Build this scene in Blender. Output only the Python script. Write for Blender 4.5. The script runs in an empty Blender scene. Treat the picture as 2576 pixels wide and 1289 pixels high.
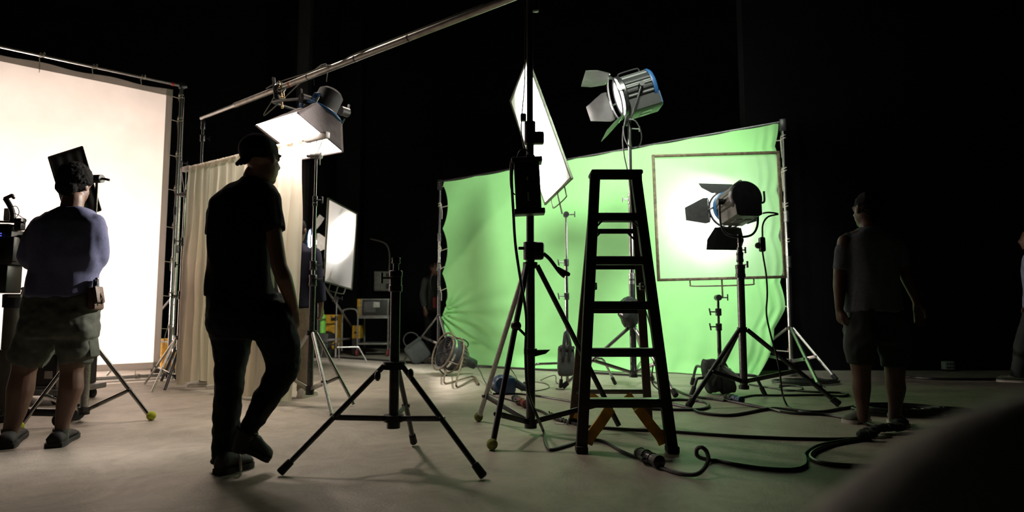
import bpy, bmesh, math, random
from mathutils import Vector, Matrix, noise
from math import sin, cos, pi, radians, sqrt, atan2
random.seed(11)
scene = bpy.context.scene
COL = scene.collection
# ---------------------------------------------------------------- camera, world, exposure
F, CX, CY, CAMZ = 1600.0, 1288.0, 644.5, 0.8          # focal length in px of the 2576 x 1289 frame
PITCH = math.atan(140.5 / F)
CAM = Vector((0, 0, CAMZ))
cd = bpy.data.cameras.new('camera'); cam = bpy.data.objects.new('camera', cd); COL.objects.link(cam)
cd.sensor_width = 36.0; cd.lens = F / 2576 * 36; cd.clip_start = 0.02; cd.clip_end = 80
cam.location = CAM; cam.rotation_euler = (pi / 2 + PITCH, 0, 0)
cd.dof.use_dof = True; cd.dof.focus_distance = 4.3; cd.dof.aperture_fstop = 1.7
scene.camera = cam
w = bpy.data.worlds.new('night'); scene.world = w; w.use_nodes = True
w.node_tree.nodes['Background'].inputs['Color'].default_value = (0.5, 0.6, 0.8, 1)
w.node_tree.nodes['Background'].inputs['Strength'].default_value = 0.0004
scene.view_settings.view_transform = 'Standard'; scene.view_settings.look = 'None'
scene.view_settings.exposure = 0.0; scene.view_settings.gamma = 1.0; scene.view_settings.use_curve_mapping = False
scene.cycles.max_bounces = 6; scene.cycles.transparent_max_bounces = 12
try:
    scene.cycles.use_denoising = True
    scene.cycles.sample_clamp_indirect = 4.0
except Exception: pass

# ---------------------------------------------------------------- helpers
def ray(px, py):
    dx = (px - CX) / F; u = (CY - py) / F
    return Vector((dx, cos(PITCH) - u * sin(PITCH), sin(PITCH) + u * cos(PITCH)))
def at(px, py, Y):
    d = ray(px, py); return CAM + d * (Y / d.y)
def fl(px, py, z=0.0):
    d = ray(px, py); t = (z - CAMZ) / d.z
    p = CAM + d * t; p.z = z; return p
def m2(p, Y): return p * Y / F                          # pixels at depth Y -> metres

def spot(name, loc, target, power, angle, blend=0.3, col=(1, 1, 1), rad=0.08):
    l = bpy.data.lights.new(name, 'SPOT'); o = bpy.data.objects.new(name, l); COL.objects.link(o)
    l.energy = power; l.spot_size = radians(angle); l.spot_blend = blend; l.color = col; l.shadow_soft_size = rad
    o.location = loc; o.rotation_euler = (Vector(target) - Vector(loc)).to_track_quat('-Z', 'Y').to_euler()
    return o

# ---------------------------------------------------------------- lamp behind the white cloth, then unseen spots added as fill
spot('scrim_backlight', (-7.1, 9.0, 1.1), (-4.95, 7.15, 1.25), 1080, 108, 0.6, (1.0, 0.82, 0.72), 0.05)
spot('added_green_wash', (1.3, 3.9, 5.4), (1.2, 8.7, 1.62), 1950, 62, 0.9, (0.90, 1.0, 0.82), 0.45)  # added spot with no visible fixture, brightens the green screen, tinted green
spot('added_floor_fill', (-3.4, 6.6, 5.6), (-1.1, 5.6, 0), 620, 66, 1.0, (1.0, 0.86, 0.72), 0.3)  # unseen overhead spot, added to lift the floor in the middle
spot('added_curtain_fill', (-1.1, 7.4, 4.6), (-2.75, 6.1, 1.1), 420, 52, 0.9, (1.0, 0.86, 0.72), 0.2)  # added spot high behind the curtain, there only to brighten the cloth

MATS = {}
def mat(name, col, rough=0.6, metal=0.0, var=0.2, scale=18.0, bump=0.0, bscale=60.0, spec=0.5, emit=0.0, ecol=None):
    if name in MATS: return MATS[name]
    m = bpy.data.materials.new(name); m.use_nodes = True; nt = m.node_tree
    b = nt.nodes['Principled BSDF']
    b.inputs['Roughness'].default_value = rough; b.inputs['Metallic'].default_value = metal
    b.inputs['Specular IOR Level'].default_value = spec
    tc = nt.nodes.new('ShaderNodeTexCoord'); nz = nt.nodes.new('ShaderNodeTexNoise')
    nz.inputs['Scale'].default_value = scale; nz.inputs['Detail'].default_value = 4
    nt.links.new(tc.outputs['Object'], nz.inputs['Vector'])
    r = nt.nodes.new('ShaderNodeValToRGB')
    r.color_ramp.elements[0].position = 0.3; r.color_ramp.elements[1].position = 0.7
    r.color_ramp.elements[0].color = (*[c * (1 - var) for c in col], 1)
    r.color_ramp.elements[1].color = (*[min(1, c * (1 + var)) for c in col], 1)
    nt.links.new(nz.outputs['Fac'], r.inputs['Fac']); nt.links.new(r.outputs['Color'], b.inputs['Base Color'])
    if bump:
        n2 = nt.nodes.new('ShaderNodeTexNoise'); n2.inputs['Scale'].default_value = bscale; n2.inputs['Detail'].default_value = 5
        nt.links.new(tc.outputs['Object'], n2.inputs['Vector'])
        bp = nt.nodes.new('ShaderNodeBump'); bp.inputs['Strength'].default_value = bump; bp.inputs['Distance'].default_value = 0.01
        nt.links.new(n2.outputs['Fac'], bp.inputs['Height']); nt.links.new(bp.outputs['Normal'], b.inputs['Normal'])
    if emit:
        b.inputs['Emission Color'].default_value = (*(ecol or col), 1); b.inputs['Emission Strength'].default_value = emit
    MATS[name] = m; return m
def cloth(name, col, diff=0.5, trans=0.5, clear=0.0, weave=400.0, var=0.06):
    if name in MATS: return MATS[name]
    m = bpy.data.materials.new(name); m.use_nodes = True; nt = m.node_tree
    for n in list(nt.nodes):
        if n.type == 'BSDF_PRINCIPLED': nt.nodes.remove(n)
    out = nt.nodes['Material Output']
    tc = nt.nodes.new('ShaderNodeTexCoord'); nz = nt.nodes.new('ShaderNodeTexNoise'); nz.inputs['Scale'].default_value = 3
    nz.inputs['Detail'].default_value = 6
    nt.links.new(tc.outputs['Object'], nz.inputs['Vector'])
    r = nt.nodes.new('ShaderNodeValToRGB'); r.color_ramp.elements[0].position = 0.3; r.color_ramp.elements[1].position = 0.7
    r.color_ramp.elements[0].color = (*[c * (1 - var) for c in col], 1); r.color_ramp.elements[1].color = (*[min(1, c * (1 + var)) for c in col], 1)
    nt.links.new(nz.outputs['Fac'], r.inputs['Fac'])
    d = nt.nodes.new('ShaderNodeBsdfDiffuse'); t = nt.nodes.new('ShaderNodeBsdfTranslucent')
    nt.links.new(r.outputs['Color'], d.inputs['Color']); nt.links.new(r.outputs['Color'], t.inputs['Color'])
    mx = nt.nodes.new('ShaderNodeMixShader'); mx.inputs['Fac'].default_value = trans / (diff + trans)
    nt.links.new(d.outputs[0], mx.inputs[1]); nt.links.new(t.outputs[0], mx.inputs[2])
    last = mx
    if clear:
        tr = nt.nodes.new('ShaderNodeBsdfTransparent'); m3 = nt.nodes.new('ShaderNodeMixShader'); m3.inputs['Fac'].default_value = clear
        nt.links.new(mx.outputs[0], m3.inputs[1]); nt.links.new(tr.outputs[0], m3.inputs[2]); last = m3
    nt.links.new(last.outputs[0], out.inputs['Surface'])
    MATS[name] = m; return m
def glow(name, col, strength):
    if name in MATS: return MATS[name]
    m = bpy.data.materials.new(name); m.use_nodes = True; nt = m.node_tree
    b = nt.nodes['Principled BSDF']; b.inputs['Base Color'].default_value = (*col, 1)
    b.inputs['Emission Color'].default_value = (*col, 1); b.inputs['Emission Strength'].default_value = strength
    MATS[name] = m; return m

ORI = {}                                               # world origin of every object's local frame
def setp(o, label=None, cat=None, group=None, kind=None):
    if label: o['label'] = label
    if cat: o['category'] = cat
    if group: o['group'] = group
    if kind: o['kind'] = kind
    return o
def thing(name, label, cat, loc=(0, 0, 0), group=None):
    o = bpy.data.objects.new(name, None); COL.objects.link(o); o.location = Vector(loc); o.empty_display_size = 0.1
    ORI[o.name] = Vector(loc); return setp(o, label, cat, group)
def frame_of(axis, hint=Vector((0, 0, 1))):
    a = Vector(axis).normalized()
    if abs(a.dot(hint)) > 0.97: hint = Vector((1, 0, 0))
    u = (hint - a * a.dot(hint)).normalized(); return a, u, a.cross(u)
class MB:
    def __init__(s): s.bm = bmesh.new()
    def ring(s, c, u, v, ru, rv, n, ph=0.0):
        return [s.bm.verts.new(Vector(c) + u * (ru * cos(2 * pi * i / n + ph)) + v * (rv * sin(2 * pi * i / n + ph))) for i in range(n)]
    def bridge(s, A, B):
        n = len(A)
        for i in range(n):
            try: s.bm.faces.new((A[i], A[(i + 1) % n], B[(i + 1) % n], B[i]))
            except ValueError: pass
    def cap(s, A, flip=False):
        try: s.bm.faces.new(A[::-1] if flip else A)
        except ValueError: pass
    def tube(s, p0, p1, r0, r1=None, n=12):
        p0, p1 = Vector(p0), Vector(p1); r1 = r0 if r1 is None else r1
        a, u, v = frame_of(p1 - p0); A = s.ring(p0, u, v, r0, r0, n); B = s.ring(p1, u, v, r1, r1, n)
        s.bridge(A, B); s.cap(A, True); s.cap(B); return s
    def lathe(s, prof, o, axis, n=24, hint=Vector((0, 0, 1)), caps=True):   # prof: (distance along axis, radius)
        a, u, v = frame_of(axis, hint); o = Vector(o); prev = None; rings = []
        for d, r in prof:
            R = s.ring(o + a * d, u, v, max(r, 1e-4), max(r, 1e-4), n); rings.append(R)
            if prev: s.bridge(prev, R)
            prev = R
        if caps: s.cap(rings[0], True); s.cap(rings[-1])
        return s
    def path(s, pts, r, n=8, closed=False, rad=None):
        pts = [Vector(p) for p in pts]; N = len(pts); rings = []; u = None
        for i in range(N):
            if closed: t = pts[(i + 1) % N] - pts[i - 1]
            else: t = pts[min(i + 1, N - 1)] - pts[max(i - 1, 0)]
            if t.length < 1e-9: t = Vector((0, 0, 1))
            t.normalize()
            if u is None: _, u, _ = frame_of(t)
            u = (u - t * u.dot(t))
            if u.length < 1e-6: _, u, _ = frame_of(t)
            u.normalize(); v = t.cross(u); rr = rad[i] if rad else r
            rings.append(s.ring(pts[i], u, v, rr, rr, n))
        for i in range(N - 1): s.bridge(rings[i], rings[i + 1])
        if closed: s.bridge(rings[-1], rings[0])
        else: s.cap(rings[0], True); s.cap(rings[-1])
        return s
    def box(s, c, size, ax=None, bev=0.0):
        c = Vector(c); hx, hy, hz = [k / 2 for k in size]
        X, Y, Z = ax if ax else (Vector((1, 0, 0)), Vector((0, 1, 0)), Vector((0, 0, 1)))
        vs = [s.bm.verts.new(c + X * (i * hx) + Y * (j * hy) + Z * (k * hz)) for i in (-1, 1) for j in (-1, 1) for k in (-1, 1)]
        fs = [s.bm.faces.new([vs[i] for i in f]) for f in ((0, 1, 3, 2), (4, 6, 7, 5), (0, 4, 5, 1), (2, 3, 7, 6), (0, 2, 6, 4), (1, 5, 7, 3))]
        if bev:
            es = list({e for f in fs for e in f.edges})
            bmesh.ops.bevel(s.bm, geom=es, offset=bev, segments=2, affect='EDGES', profile=0.5)
        return s
    def bar(s, p0, p1, wd, th, hint=Vector((0, 0, 1)), bev=0.0):
        p0, p1 = Vector(p0), Vector(p1); a, u, v = frame_of(p1 - p0, hint)
        return s.box((p0 + p1) / 2, ((p1 - p0).length, wd, th), (a, v, u), bev)
    def prism(s, poly, nrm, th):
        nrm = Vector(nrm).normalized(); A = [s.bm.verts.new(Vector(p) - nrm * th / 2) for p in poly]; B = [s.bm.verts.new(Vector(p) + nrm * th / 2) for p in poly]
        s.bridge(A, B); s.cap(A, True); s.cap(B); return s
    def sphere(s, c, rx, ry=None, rz=None, n=14, ax=None):
        ry = rx if ry is None else ry; rz = rx if rz is None else rz
        X, Y, Z = ax if ax else (Vector((1, 0, 0)), Vector((0, 1, 0)), Vector((0, 0, 1)))
        M = Matrix((X * rx, Y * ry, Z * rz)).transposed().to_4x4(); M.translation = Vector(c)
        bmesh.ops.create_uvsphere(s.bm, u_segments=n, v_segments=max(6, n * 2 // 3), radius=1.0, matrix=M); return s
    def torus(s, c, axis, R, r, n=32, m=8, a0=0, a1=2 * pi, R2=None):
        a, u, v = frame_of(axis); full = abs(a1 - a0 - 2 * pi) < 1e-6; k = n if full else n + 1
        pts = [Vector(c) + u * (R * cos(a0 + (a1 - a0) * i / n)) + v * ((R2 or R) * sin(a0 + (a1 - a0) * i / n)) for i in range(k)]
        return s.path(pts, r, m, closed=full)
    def grid(s, fn, nu, nv):
        V = [[s.bm.verts.new(fn(i / nu, j / nv)) for j in range(nv + 1)] for i in range(nu + 1)]
        for i in range(nu):
            for j in range(nv): s.bm.faces.new((V[i][j], V[i + 1][j], V[i + 1][j + 1], V[i][j + 1]))
        return s
    def build(s, name, m, parent=None, loc=None, ang=40, label=None):
        me = bpy.data.meshes.new(name)
        bmesh.ops.recalc_face_normals(s.bm, faces=s.bm.faces[:])
        L = ORI[parent.name] if parent else (Vector(loc) if loc is not None else Vector((0, 0, 0)))
        bmesh.ops.translate(s.bm, verts=s.bm.verts[:], vec=-L)
        s.bm.to_mesh(me); s.bm.free()
        for p in me.polygons: p.use_smooth = True
        me.set_sharp_from_angle(angle=radians(ang))
        me.materials.append(m)
        o = bpy.data.objects.new(name, me); COL.objects.link(o)
        if parent: o.parent = parent
        else: o.location = L
        ORI[o.name] = L
        if label: o['label'] = label
        return o
def smooth_pts(pts, k=6, closed=False):                # Catmull-Rom
    P = [Vector(p) for p in pts]; N = len(P); out = []
    for i in range(N if closed else N - 1):
        if closed: a, b, c, d = P[i - 1], P[i], P[(i + 1) % N], P[(i + 2) % N]
        else: a, b, c, d = P[max(i - 1, 0)], P[i], P[i + 1], P[min(i + 2, N - 1)]
        for j in range(k):
            t = j / k
            out.append(0.5 * ((2 * b) + (c - a) * t + (2 * a - 5 * b + 4 * c - d) * t * t + (3 * b - a - 3 * c + d) * t ** 3))
    if not closed: out.append(P[-1])
    return out
def solve_quad(pix, i0, d0):
    """four corners (in order) of a parallelogram seen at these pixels, the depth of corner i0 given"""
    R = [ray(*p) for p in pix]; sg = [1, -1, 1, -1]
    idx = [i for i in range(4) if i != i0]; t0 = d0 / R[i0].y
    M = Matrix([[sg[i] * R[i][k] for i in idx] for k in range(3)])
    x = M.inverted() @ (-sg[i0] * t0 * R[i0]); t = [0] * 4; t[i0] = t0
    for i, v in zip(idx, x): t[i] = v
    return [CAM + R[i] * t[i] for i in range(4)]

# ---------------------------------------------------------------- materials
BLACK = mat('black_plastic', (0.012, 0.012, 0.013), 0.45, 0, 0.3)
SATIN = mat('satin_black_paint', (0.010, 0.010, 0.011), 0.35, 0.0, 0.3)
STEEL = mat('chromed_steel', (0.55, 0.55, 0.54), 0.22, 1.0, 0.12, 40)
ALU = mat('brushed_aluminium', (0.42, 0.42, 0.41), 0.38, 1.0, 0.2, 60)
DARKST = mat('dark_steel', (0.10, 0.10, 0.105), 0.35, 0.9, 0.3, 40)
GUN = mat('gunmetal', (0.055, 0.056, 0.06), 0.36, 0.6, 0.3, 30)
RUBBER = mat('black_rubber', (0.010, 0.010, 0.010), 0.8, 0, 0.3)
CABLE = mat('cable_rubber', (0.012, 0.012, 0.013), 0.42, 0, 0.3)
BALL = mat('tennis_felt', (0.55, 0.62, 0.06), 0.95, 0, 0.25, 60, 0.4, 200)
DIRTYBALL = mat('dirty_tennis_felt', (0.19, 0.21, 0.05), 0.95, 0, 0.5, 40, 0.4, 200)
ROPE = mat('white_cord', (0.62, 0.58, 0.50), 0.9, 0, 0.1)
BLUE = mat('blue_enamel', (0.03, 0.16, 0.42), 0.35, 0, 0.15)
REDTAPE = mat('red_tape', (0.45, 0.03, 0.02), 0.6, 0, 0.1)
YELLOW = mat('yellow_paint', (0.55, 0.30, 0.02), 0.55, 0, 0.25, 20)
WHITEPL = mat('off_white_plastic', (0.62, 0.58, 0.54), 0.5, 0, 0.08)
GREYMET = mat('grey_painted_metal', (0.20, 0.20, 0.20), 0.5, 0.2, 0.2)
SCRIM = cloth('white_silk', (0.92, 0.86, 0.80), 0.35, 0.65)
HEM = cloth('folded_silk_hem', (0.55, 0.50, 0.48), 0.8, 0.2)
SHEER = cloth('cream_voile', (0.92, 0.85, 0.75), 0.5, 0.5, 0.10)
GREEN = cloth('chroma_green_cloth', (0.42, 0.90, 0.37), 0.85, 0.15, 0, var=0.04)
DIFF = cloth('diffusion_silk', (0.95, 0.94, 0.92), 0.3, 0.7, 0.0)
NET = cloth('sheer_diffusion_net', (0.80, 0.82, 0.78), 0.7, 0.3, 0.66)
LENS_OFFW = glow('lit_fresnel_lens', (1.0, 0.97, 0.92), 24.0)
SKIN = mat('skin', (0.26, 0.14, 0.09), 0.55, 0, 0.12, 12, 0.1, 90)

# ---------------------------------------------------------------- the setting
def struct(name, mb, m, loc=(0, 0, 0), ang=40):
    o = mb.build(name, m, None, loc, ang); o['kind'] = 'structure'; return o
def concrete():
    m = bpy.data.materials.new('concrete_floor'); m.use_nodes = True; nt = m.node_tree; b = nt.nodes['Principled BSDF']
    tc = nt.nodes.new('ShaderNodeTexCoord')
    def nz(sc, det, ro=0.6, dist=0.0):
        n = nt.nodes.new('ShaderNodeTexNoise'); n.inputs['Scale'].default_value = sc; n.inputs['Detail'].default_value = det
        n.inputs['Roughness'].default_value = ro; n.inputs['Distortion'].default_value = dist
        nt.links.new(tc.outputs['Object'], n.inputs['Vector']); return n
    a = nz(0.7, 8, 0.65, 0.6); c = nz(5, 8, 0.7, 1.2); f = nz(60, 4)
    r = nt.nodes.new('ShaderNodeValToRGB'); r.color_ramp.elements[0].position = 0.32; r.color_ramp.elements[1].position = 0.7
    r.color_ramp.elements[0].color = (0.31, 0.275, 0.235, 1); r.color_ramp.elements[1].color = (0.48, 0.43, 0.37, 1)
    mx = nt.nodes.new('ShaderNodeMix'); mx.data_type = 'FLOAT'; mx.inputs[0].default_value = 0.5
    nt.links.new(a.outputs['Fac'], mx.inputs[2]); nt.links.new(c.outputs['Fac'], mx.inputs[3]); nt.links.new(mx.outputs[0], r.inputs['Fac'])
    r2 = nt.nodes.new('ShaderNodeValToRGB'); r2.color_ramp.elements[0].position = 0.44; r2.color_ramp.elements[1].position = 0.66
    r2.color_ramp.elements[0].color = (1, 1, 1, 1); r2.color_ramp.elements[1].color = (0.72, 0.70, 0.68, 1)
    d = nz(1.6, 10, 0.75, 2.0); nt.links.new(d.outputs['Fac'], r2.inputs['Fac'])
    mu = nt.nodes.new('ShaderNodeMix'); mu.data_type = 'RGBA'; mu.blend_type = 'MULTIPLY'; mu.inputs[0].default_value = 1.0
    nt.links.new(r.outputs['Color'], mu.inputs[6]); nt.links.new(r2.outputs['Color'], mu.inputs[7]); nt.links.new(mu.outputs[2], b.inputs['Base Color'])
    b.inputs['Roughness'].default_value = 0.5; b.inputs['Specular IOR Level'].default_value = 0.4
    bp = nt.nodes.new('ShaderNodeBump'); bp.inputs['Strength'].default_value = 0.25; bp.inputs['Distance'].default_value = 0.01
    nt.links.new(f.outputs['Fac'], bp.inputs['Height']); nt.links.new(bp.outputs['Normal'], b.inputs['Normal'])
    return m
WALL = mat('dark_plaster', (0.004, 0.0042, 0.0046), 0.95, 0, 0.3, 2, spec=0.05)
XL, XR, YB, YF, ZC = -13.0, 12.0, 14.0, -3.0, 7.5
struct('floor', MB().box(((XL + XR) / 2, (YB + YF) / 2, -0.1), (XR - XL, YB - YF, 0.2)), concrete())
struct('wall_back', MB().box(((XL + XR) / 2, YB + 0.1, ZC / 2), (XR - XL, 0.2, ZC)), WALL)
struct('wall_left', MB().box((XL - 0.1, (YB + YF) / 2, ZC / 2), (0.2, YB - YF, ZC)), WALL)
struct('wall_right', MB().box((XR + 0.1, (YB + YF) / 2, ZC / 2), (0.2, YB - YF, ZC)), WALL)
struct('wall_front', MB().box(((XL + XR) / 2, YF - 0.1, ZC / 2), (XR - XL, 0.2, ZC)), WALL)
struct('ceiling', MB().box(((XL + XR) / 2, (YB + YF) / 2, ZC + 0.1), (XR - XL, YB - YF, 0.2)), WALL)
pc = at(757, 500, 12.6)
struct('column_1', MB().box((pc.x, 12.6, ZC / 2), (0.24, 0.24, ZC), bev=0.01), mat('grey_column', (0.022, 0.022, 0.022), 0.8))
struct('wall_right_rear', MB().box((7.65, 8.9, ZC / 2), (8.7, 0.2, ZC)), WALL)
pc = at(905, 700, 13.7)
struct('column_2', MB().box((pc.x - 0.25, 13.75, ZC / 2), (0.5, 0.5, ZC), bev=0.01), WALL)
# ---------------------------------------------------------------- white butterfly scrim at the left
SR = Vector((-4.19, 7.85, 0)); SD = Vector((-0.743, -0.669, 0)); SN = Vector((0.669, -0.743, 0)); SW, SH = 3.5, 3.66
def sp(s, z, n=0.0): return SR + SD * s + SN * n + Vector((0, 0, z))
sf = thing('pipe_rig', 'tall silver pipe frame around the glowing white cloth at the left edge', 'frame', SR)
MB().tube(sp(0, 0.03), sp(0, SH), 0.02).build('frame_rail', ALU, sf)
MB().tube(sp(SW, 0.03), sp(SW, SH), 0.02).build('frame_rail', ALU, sf)
MB().tube(sp(-0.06, SH), sp(SW + 0.05, SH), 0.02).build('frame_rail', ALU, sf)
MB().tube(sp(-0.05, 0.035), sp(SW + 0.05, 0.035), 0.02).build('frame_rail', ALU, sf)
for s, z in ((0, SH), (0, 0.04), (SW, SH), (SW, 0.04)):
    MB().box(sp(s, z), (0.07, 0.05, 0.08), (SD, SN, Vector((0, 0, 1))), 0.008).build('corner_block', DARKST, sf)
MB().tube(sp(0.09, SH), sp(0.12, SH), 0.024).build('tape_ring', REDTAPE, sf, label='red tape ring')
MB().tube(sp(0.0, 2.0), sp(0.0, 2.1), 0.026).build('joint_sleeve', DARKST, sf)
sc = thing('scrim_cloth', 'large backlit white silk laced into the silver frame at the left edge', 'cloth', SR)
S0, S1, Z0, Z1 = 0.10, SW - 0.1, 0.12, SH - 0.08
def scrim_pt(u, v):
    s = S0 + (S1 - S0) * u; z = Z0 + (Z1 - Z0) * v
    e = sin(pi * u) * sin(pi * v)
    n = 0.05 * e + 0.012 * noise.noise(Vector((s * 1.3, z * 1.3, 0))) * e + 0.016 * sin((s * 0.9 + z * 2.2) * 4) * max(0, v - 0.75) * 2 * sin(pi * u)
    sag = 0.02 * sin(u * pi * 5) ** 2 * (v > 0.999)
    return sp(s, z - sag, n)
MB().grid(scrim_pt, 60, 60).build('silk_panel', SCRIM, sc, ang=80)
def strip(u0, u1, v0, v1, off, nu, nv):
    def f(a, b):
        return scrim_pt(u0 + (u1 - u0) * a, v0 + (v1 - v0) * b) + SN * off
    return MB().grid(f, nu, nv)
strip(0, 1, 0.975, 1.0, 0.006, 60, 2).build('hem', HEM, sc, ang=80)
strip(0, 1, 0, 0.022, 0.006, 60, 2).build('hem', HEM, sc, ang=80)
strip(0, 0.022, 0, 1, 0.008, 2, 60).build('hem', HEM, sc, ang=80)
strip(0.543, 0.5495, 0.02, 0.98, 0.004, 1, 60).build('seam', cloth('brown_seam', (0.30, 0.20, 0.13), 0.9, 0.1), sc, ang=80)
def tie(parent, pole, eye, drop=0.12, r=0.004, name='tie', loops=2, m=None):
    pole, eye = Vector(pole), Vector(eye); d = (pole - eye); L = d.length; dd = d.normalized()
    side = Vector((0, 0, 1)) if abs(dd.z) < 0.7 else Vector((1, 0, 0))
    w = side.cross(dd).normalized(); pts = [eye + dd * 0.0]
    for i in range(9 * loops):
        a = 2 * pi * i / 9; pts.append(pole + dd * (0.026 * cos(a + pi)) + w * (0.026 * sin(a + pi)) + side * (0.004 * i - 0.01))
    k = random.uniform(-0.04, 0.04)
    pts += [pole - dd * 0.03 + w * 0.01, pole - dd * (0.02 - k) + Vector((0, 0, -drop * 0.4)), pole - dd * (0.01 - k * 1.4) + Vector((0, 0, -drop))]
    MB().path(smooth_pts(pts, 3), r, 5).build(name, m or ROPE, parent)
for z in (3.5, 3.2, 2.75, 2.32, 1.85, 1.42, 1.0, 0.6, 0.25): tie(sc, sp(0, z), sp(0.12, z), random.uniform(0.1, 0.3))
for s in (0.45, 0.95, 1.45, 2.0, 2.5): tie(sc, sp(s, SH), sp(s, SH - 0.09), random.uniform(0.08, 0.2))
for s in (0.35, 0.8, 1.3, 1.9): tie(sc, sp(s, 0.035), sp(s, 0.13), 0.03)

# ---------------------------------------------------------------- stands
def stand(name, label, xy, bottom, spider, apex, feet, sections, group='tripod stands', leg_r=0.016, collars=(), knobs=(), foot='rubber',
          m_leg=STEEL, m_pole=STEEL, brace_t=0.55, hub=0.055, balls=None, brace_m=None, cat='stand', knob_m=None, m_legs=None):
    """sections: (z0, z1, radius[, material]); feet on the floor; apex / spider: heights of the two hubs"""
    x, y = xy; t = thing(name, label, cat, (x, y, 0), group); C = lambda z: Vector((x, y, z))
    for s in sections: MB().tube(C(s[0]), C(s[1]), s[2], n=16).build('pole_section', s[3] if len(s) > 3 else m_pole, t)
    pr = sections[0][2]
    MB().lathe([(-0.022, pr * 1.3), (-0.02, hub * 0.8), (0.02, hub * 0.8), (0.022, pr * 1.3)], C(apex), (0, 0, 1), 20).build('upper_hub', DARKST if m_leg is STEEL else SATIN, t)
    MB().lathe([(-0.02, pr * 1.2), (-0.018, hub * 0.7), (0.016, hub * 0.7), (0.018, pr * 1.2)], C(spider), (0, 0, 1), 20).build('lower_hub', DARKST if m_leg is STEEL else SATIN, t)
    MB().lathe([(0, pr * 0.9), (0.002, pr * 1.35), (0.035, pr * 1.35), (0.04, pr)], C(bottom - 0.005), (0, 0, 1), 16).build('end_cap', SATIN, t)
    for i, ft in enumerate(feet):
        ft = Vector(ft); d = Vector((ft.x - x, ft.y - y, 0)).normalized()
        p0 = C(apex) + d * hub * 0.75; end = ft + Vector((0, 0, leg_r * 1.05)); ax = (end - p0).normalized()
        leg = MB().tube(p0, end - ax * (0.02 if foot != 'none' else 0.0), leg_r, n=12).build('leg', m_legs[i] if m_legs else m_leg, t)
        kind = (balls[i] if balls else foot)
        if kind == 'rubber':
            MB().lathe([(-0.075, leg_r * 1.02), (-0.072, leg_r * 1.35), (-0.006, leg_r * 1.5), (0.0, leg_r * 1.2)], end, ax, 14).build('rubber_foot', RUBBER, leg)
        elif kind in ('ball', 'dirty'):
            R = 0.033; b = ft + Vector((0, 0, R)) + Vector((d.x, d.y, 0)) * 0.0
            MB().sphere(b, R, n=20).build('tennis_ball', BALL if kind == 'ball' else DIRTYBALL, leg, label=('yellow' if kind == 'ball' else 'dirty green') + ' tennis ball')
        q = p0 + (end - p0) * brace_t
        MB().bar(C(spider) + d * hub * 0.6, q, leg_r * 1.9, leg_r * 0.8, hint=d.cross(Vector((0, 0, 1))), bev=0.002).build('brace', brace_m or m_leg, t)
        MB().tube(q - d.cross(Vector((0, 0, 1))) * leg_r * 1.5, q + d.cross(Vector((0, 0, 1))) * leg_r * 1.5, leg_r * 0.7, n=8).build('brace_pin', SATIN, t)
    for z, h, r in collars:
        MB().lathe([(0, r * 0.9), (0.004, r), (h * 0.3, r), (h * 0.32, r * 0.92), (h * 0.7, r * 0.92), (h * 0.72, r), (h - 0.004, r), (h, r * 0.9)], C(z), (0, 0, 1), 18).build('collar', knob_m or (SATIN if m_pole is not STEEL else DARKST), t)
    for z, a, ln in knobs:
        d = Vector((cos(a), sin(a), 0)); p = C(z) + d * pr * 0.8; q = p + d * ln
        e = Vector((0, 0, 1)); MB().tube(p, q, 0.006, n=8).box(q + d * 0.006, (0.014, 0.016, 0.06), (d, e.cross(d), e), 0.004).build('tee_knob', knob_m or SATIN, t)
    return t
def Z(px, py, Y): return at(px, py, Y).z
def XYp(px, py, Y):
    p = at(px, py, Y); return (p.x, p.y)

scx, scy = sp(-0.1, 0, -0.25).xy
stand('scrim_stand', 'silver tripod stand holding up the right end of the white cloth frame', (scx, scy), 0.35, 0.42, 0.98,
      [(scx - 0.75, scy - 0.1, 0), (scx + 0.45, scy + 0.62, 0), (scx + 0.3, scy - 0.55, 0)], [(0.34, 1.6, 0.019), (1.6, 2.7, 0.016), (2.7, 3.6, 0.013)],
      collars=[(1.55, 0.1, 0.026), (2.65, 0.1, 0.023)], knobs=[(1.62, 0.3, 0.05), (2.72, 0.3, 0.05)], foot='none', m_leg=ALU, leg_r=0.013)

# ---------------------------------------------------------------- cream curtain on a crossbar and its two stands
kx, ky = XYp(444, 960, 6.75)
CLs = stand('curtain_stand', 'silver stand at the left end of the cream curtain, beside the white cloth', (kx, ky), 0.1, 0.13, Z(442, 850, 6.75),
      [fl(364, 969), fl(382, 990), (kx + 0.55, ky + 0.35, 0)], [(0.08, 0.95, 0.016), (0.95, 1.55, 0.0135), (1.55, Z(455, 478, 6.75), 0.011)],
      collars=[(0.93, 0.09, 0.023), (1.50, 0.09, 0.02)], knobs=[(0.97, pi + 0.3, 0.06), (1.3, pi, 0.05), (1.55, pi + 0.4, 0.06)], foot='none', leg_r=0.011, brace_t=0.62)
rx, ry = XYp(779, 1000, 5.5)
CRs = stand('curtain_stand', 'silver stand at the right end of the cream curtain, beside the walking man', (rx, ry), 0.1, 0.15, Z(786, 838, 5.5),
      [fl(834, 1049), fl(890, 1023), (rx - 0.55, ry + 0.5, 0)], [(0.1, 1.12, 0.026, DARKST), (1.12, 1.75, 0.016, STEEL), (1.75, Z(796, 395, 5.5), 0.011)],
      collars=[(1.02, 0.1, 0.034), (1.16, 0.08, 0.03), (1.72, 0.09, 0.022)], knobs=[(1.08, 0.0, 0.07), (1.2, 0.1, 0.06), (1.77, -0.4, 0.05)], foot='none', leg_r=0.015,
      brace_t=0.62, m_leg=ALU)
BL = Vector((kx, ky, Z(452, 434, 6.75))); BR = Vector((rx, ry, Z(800, 336, 5.5)))
BR.z = BL.z = (BL.z + BR.z) / 2
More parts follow.
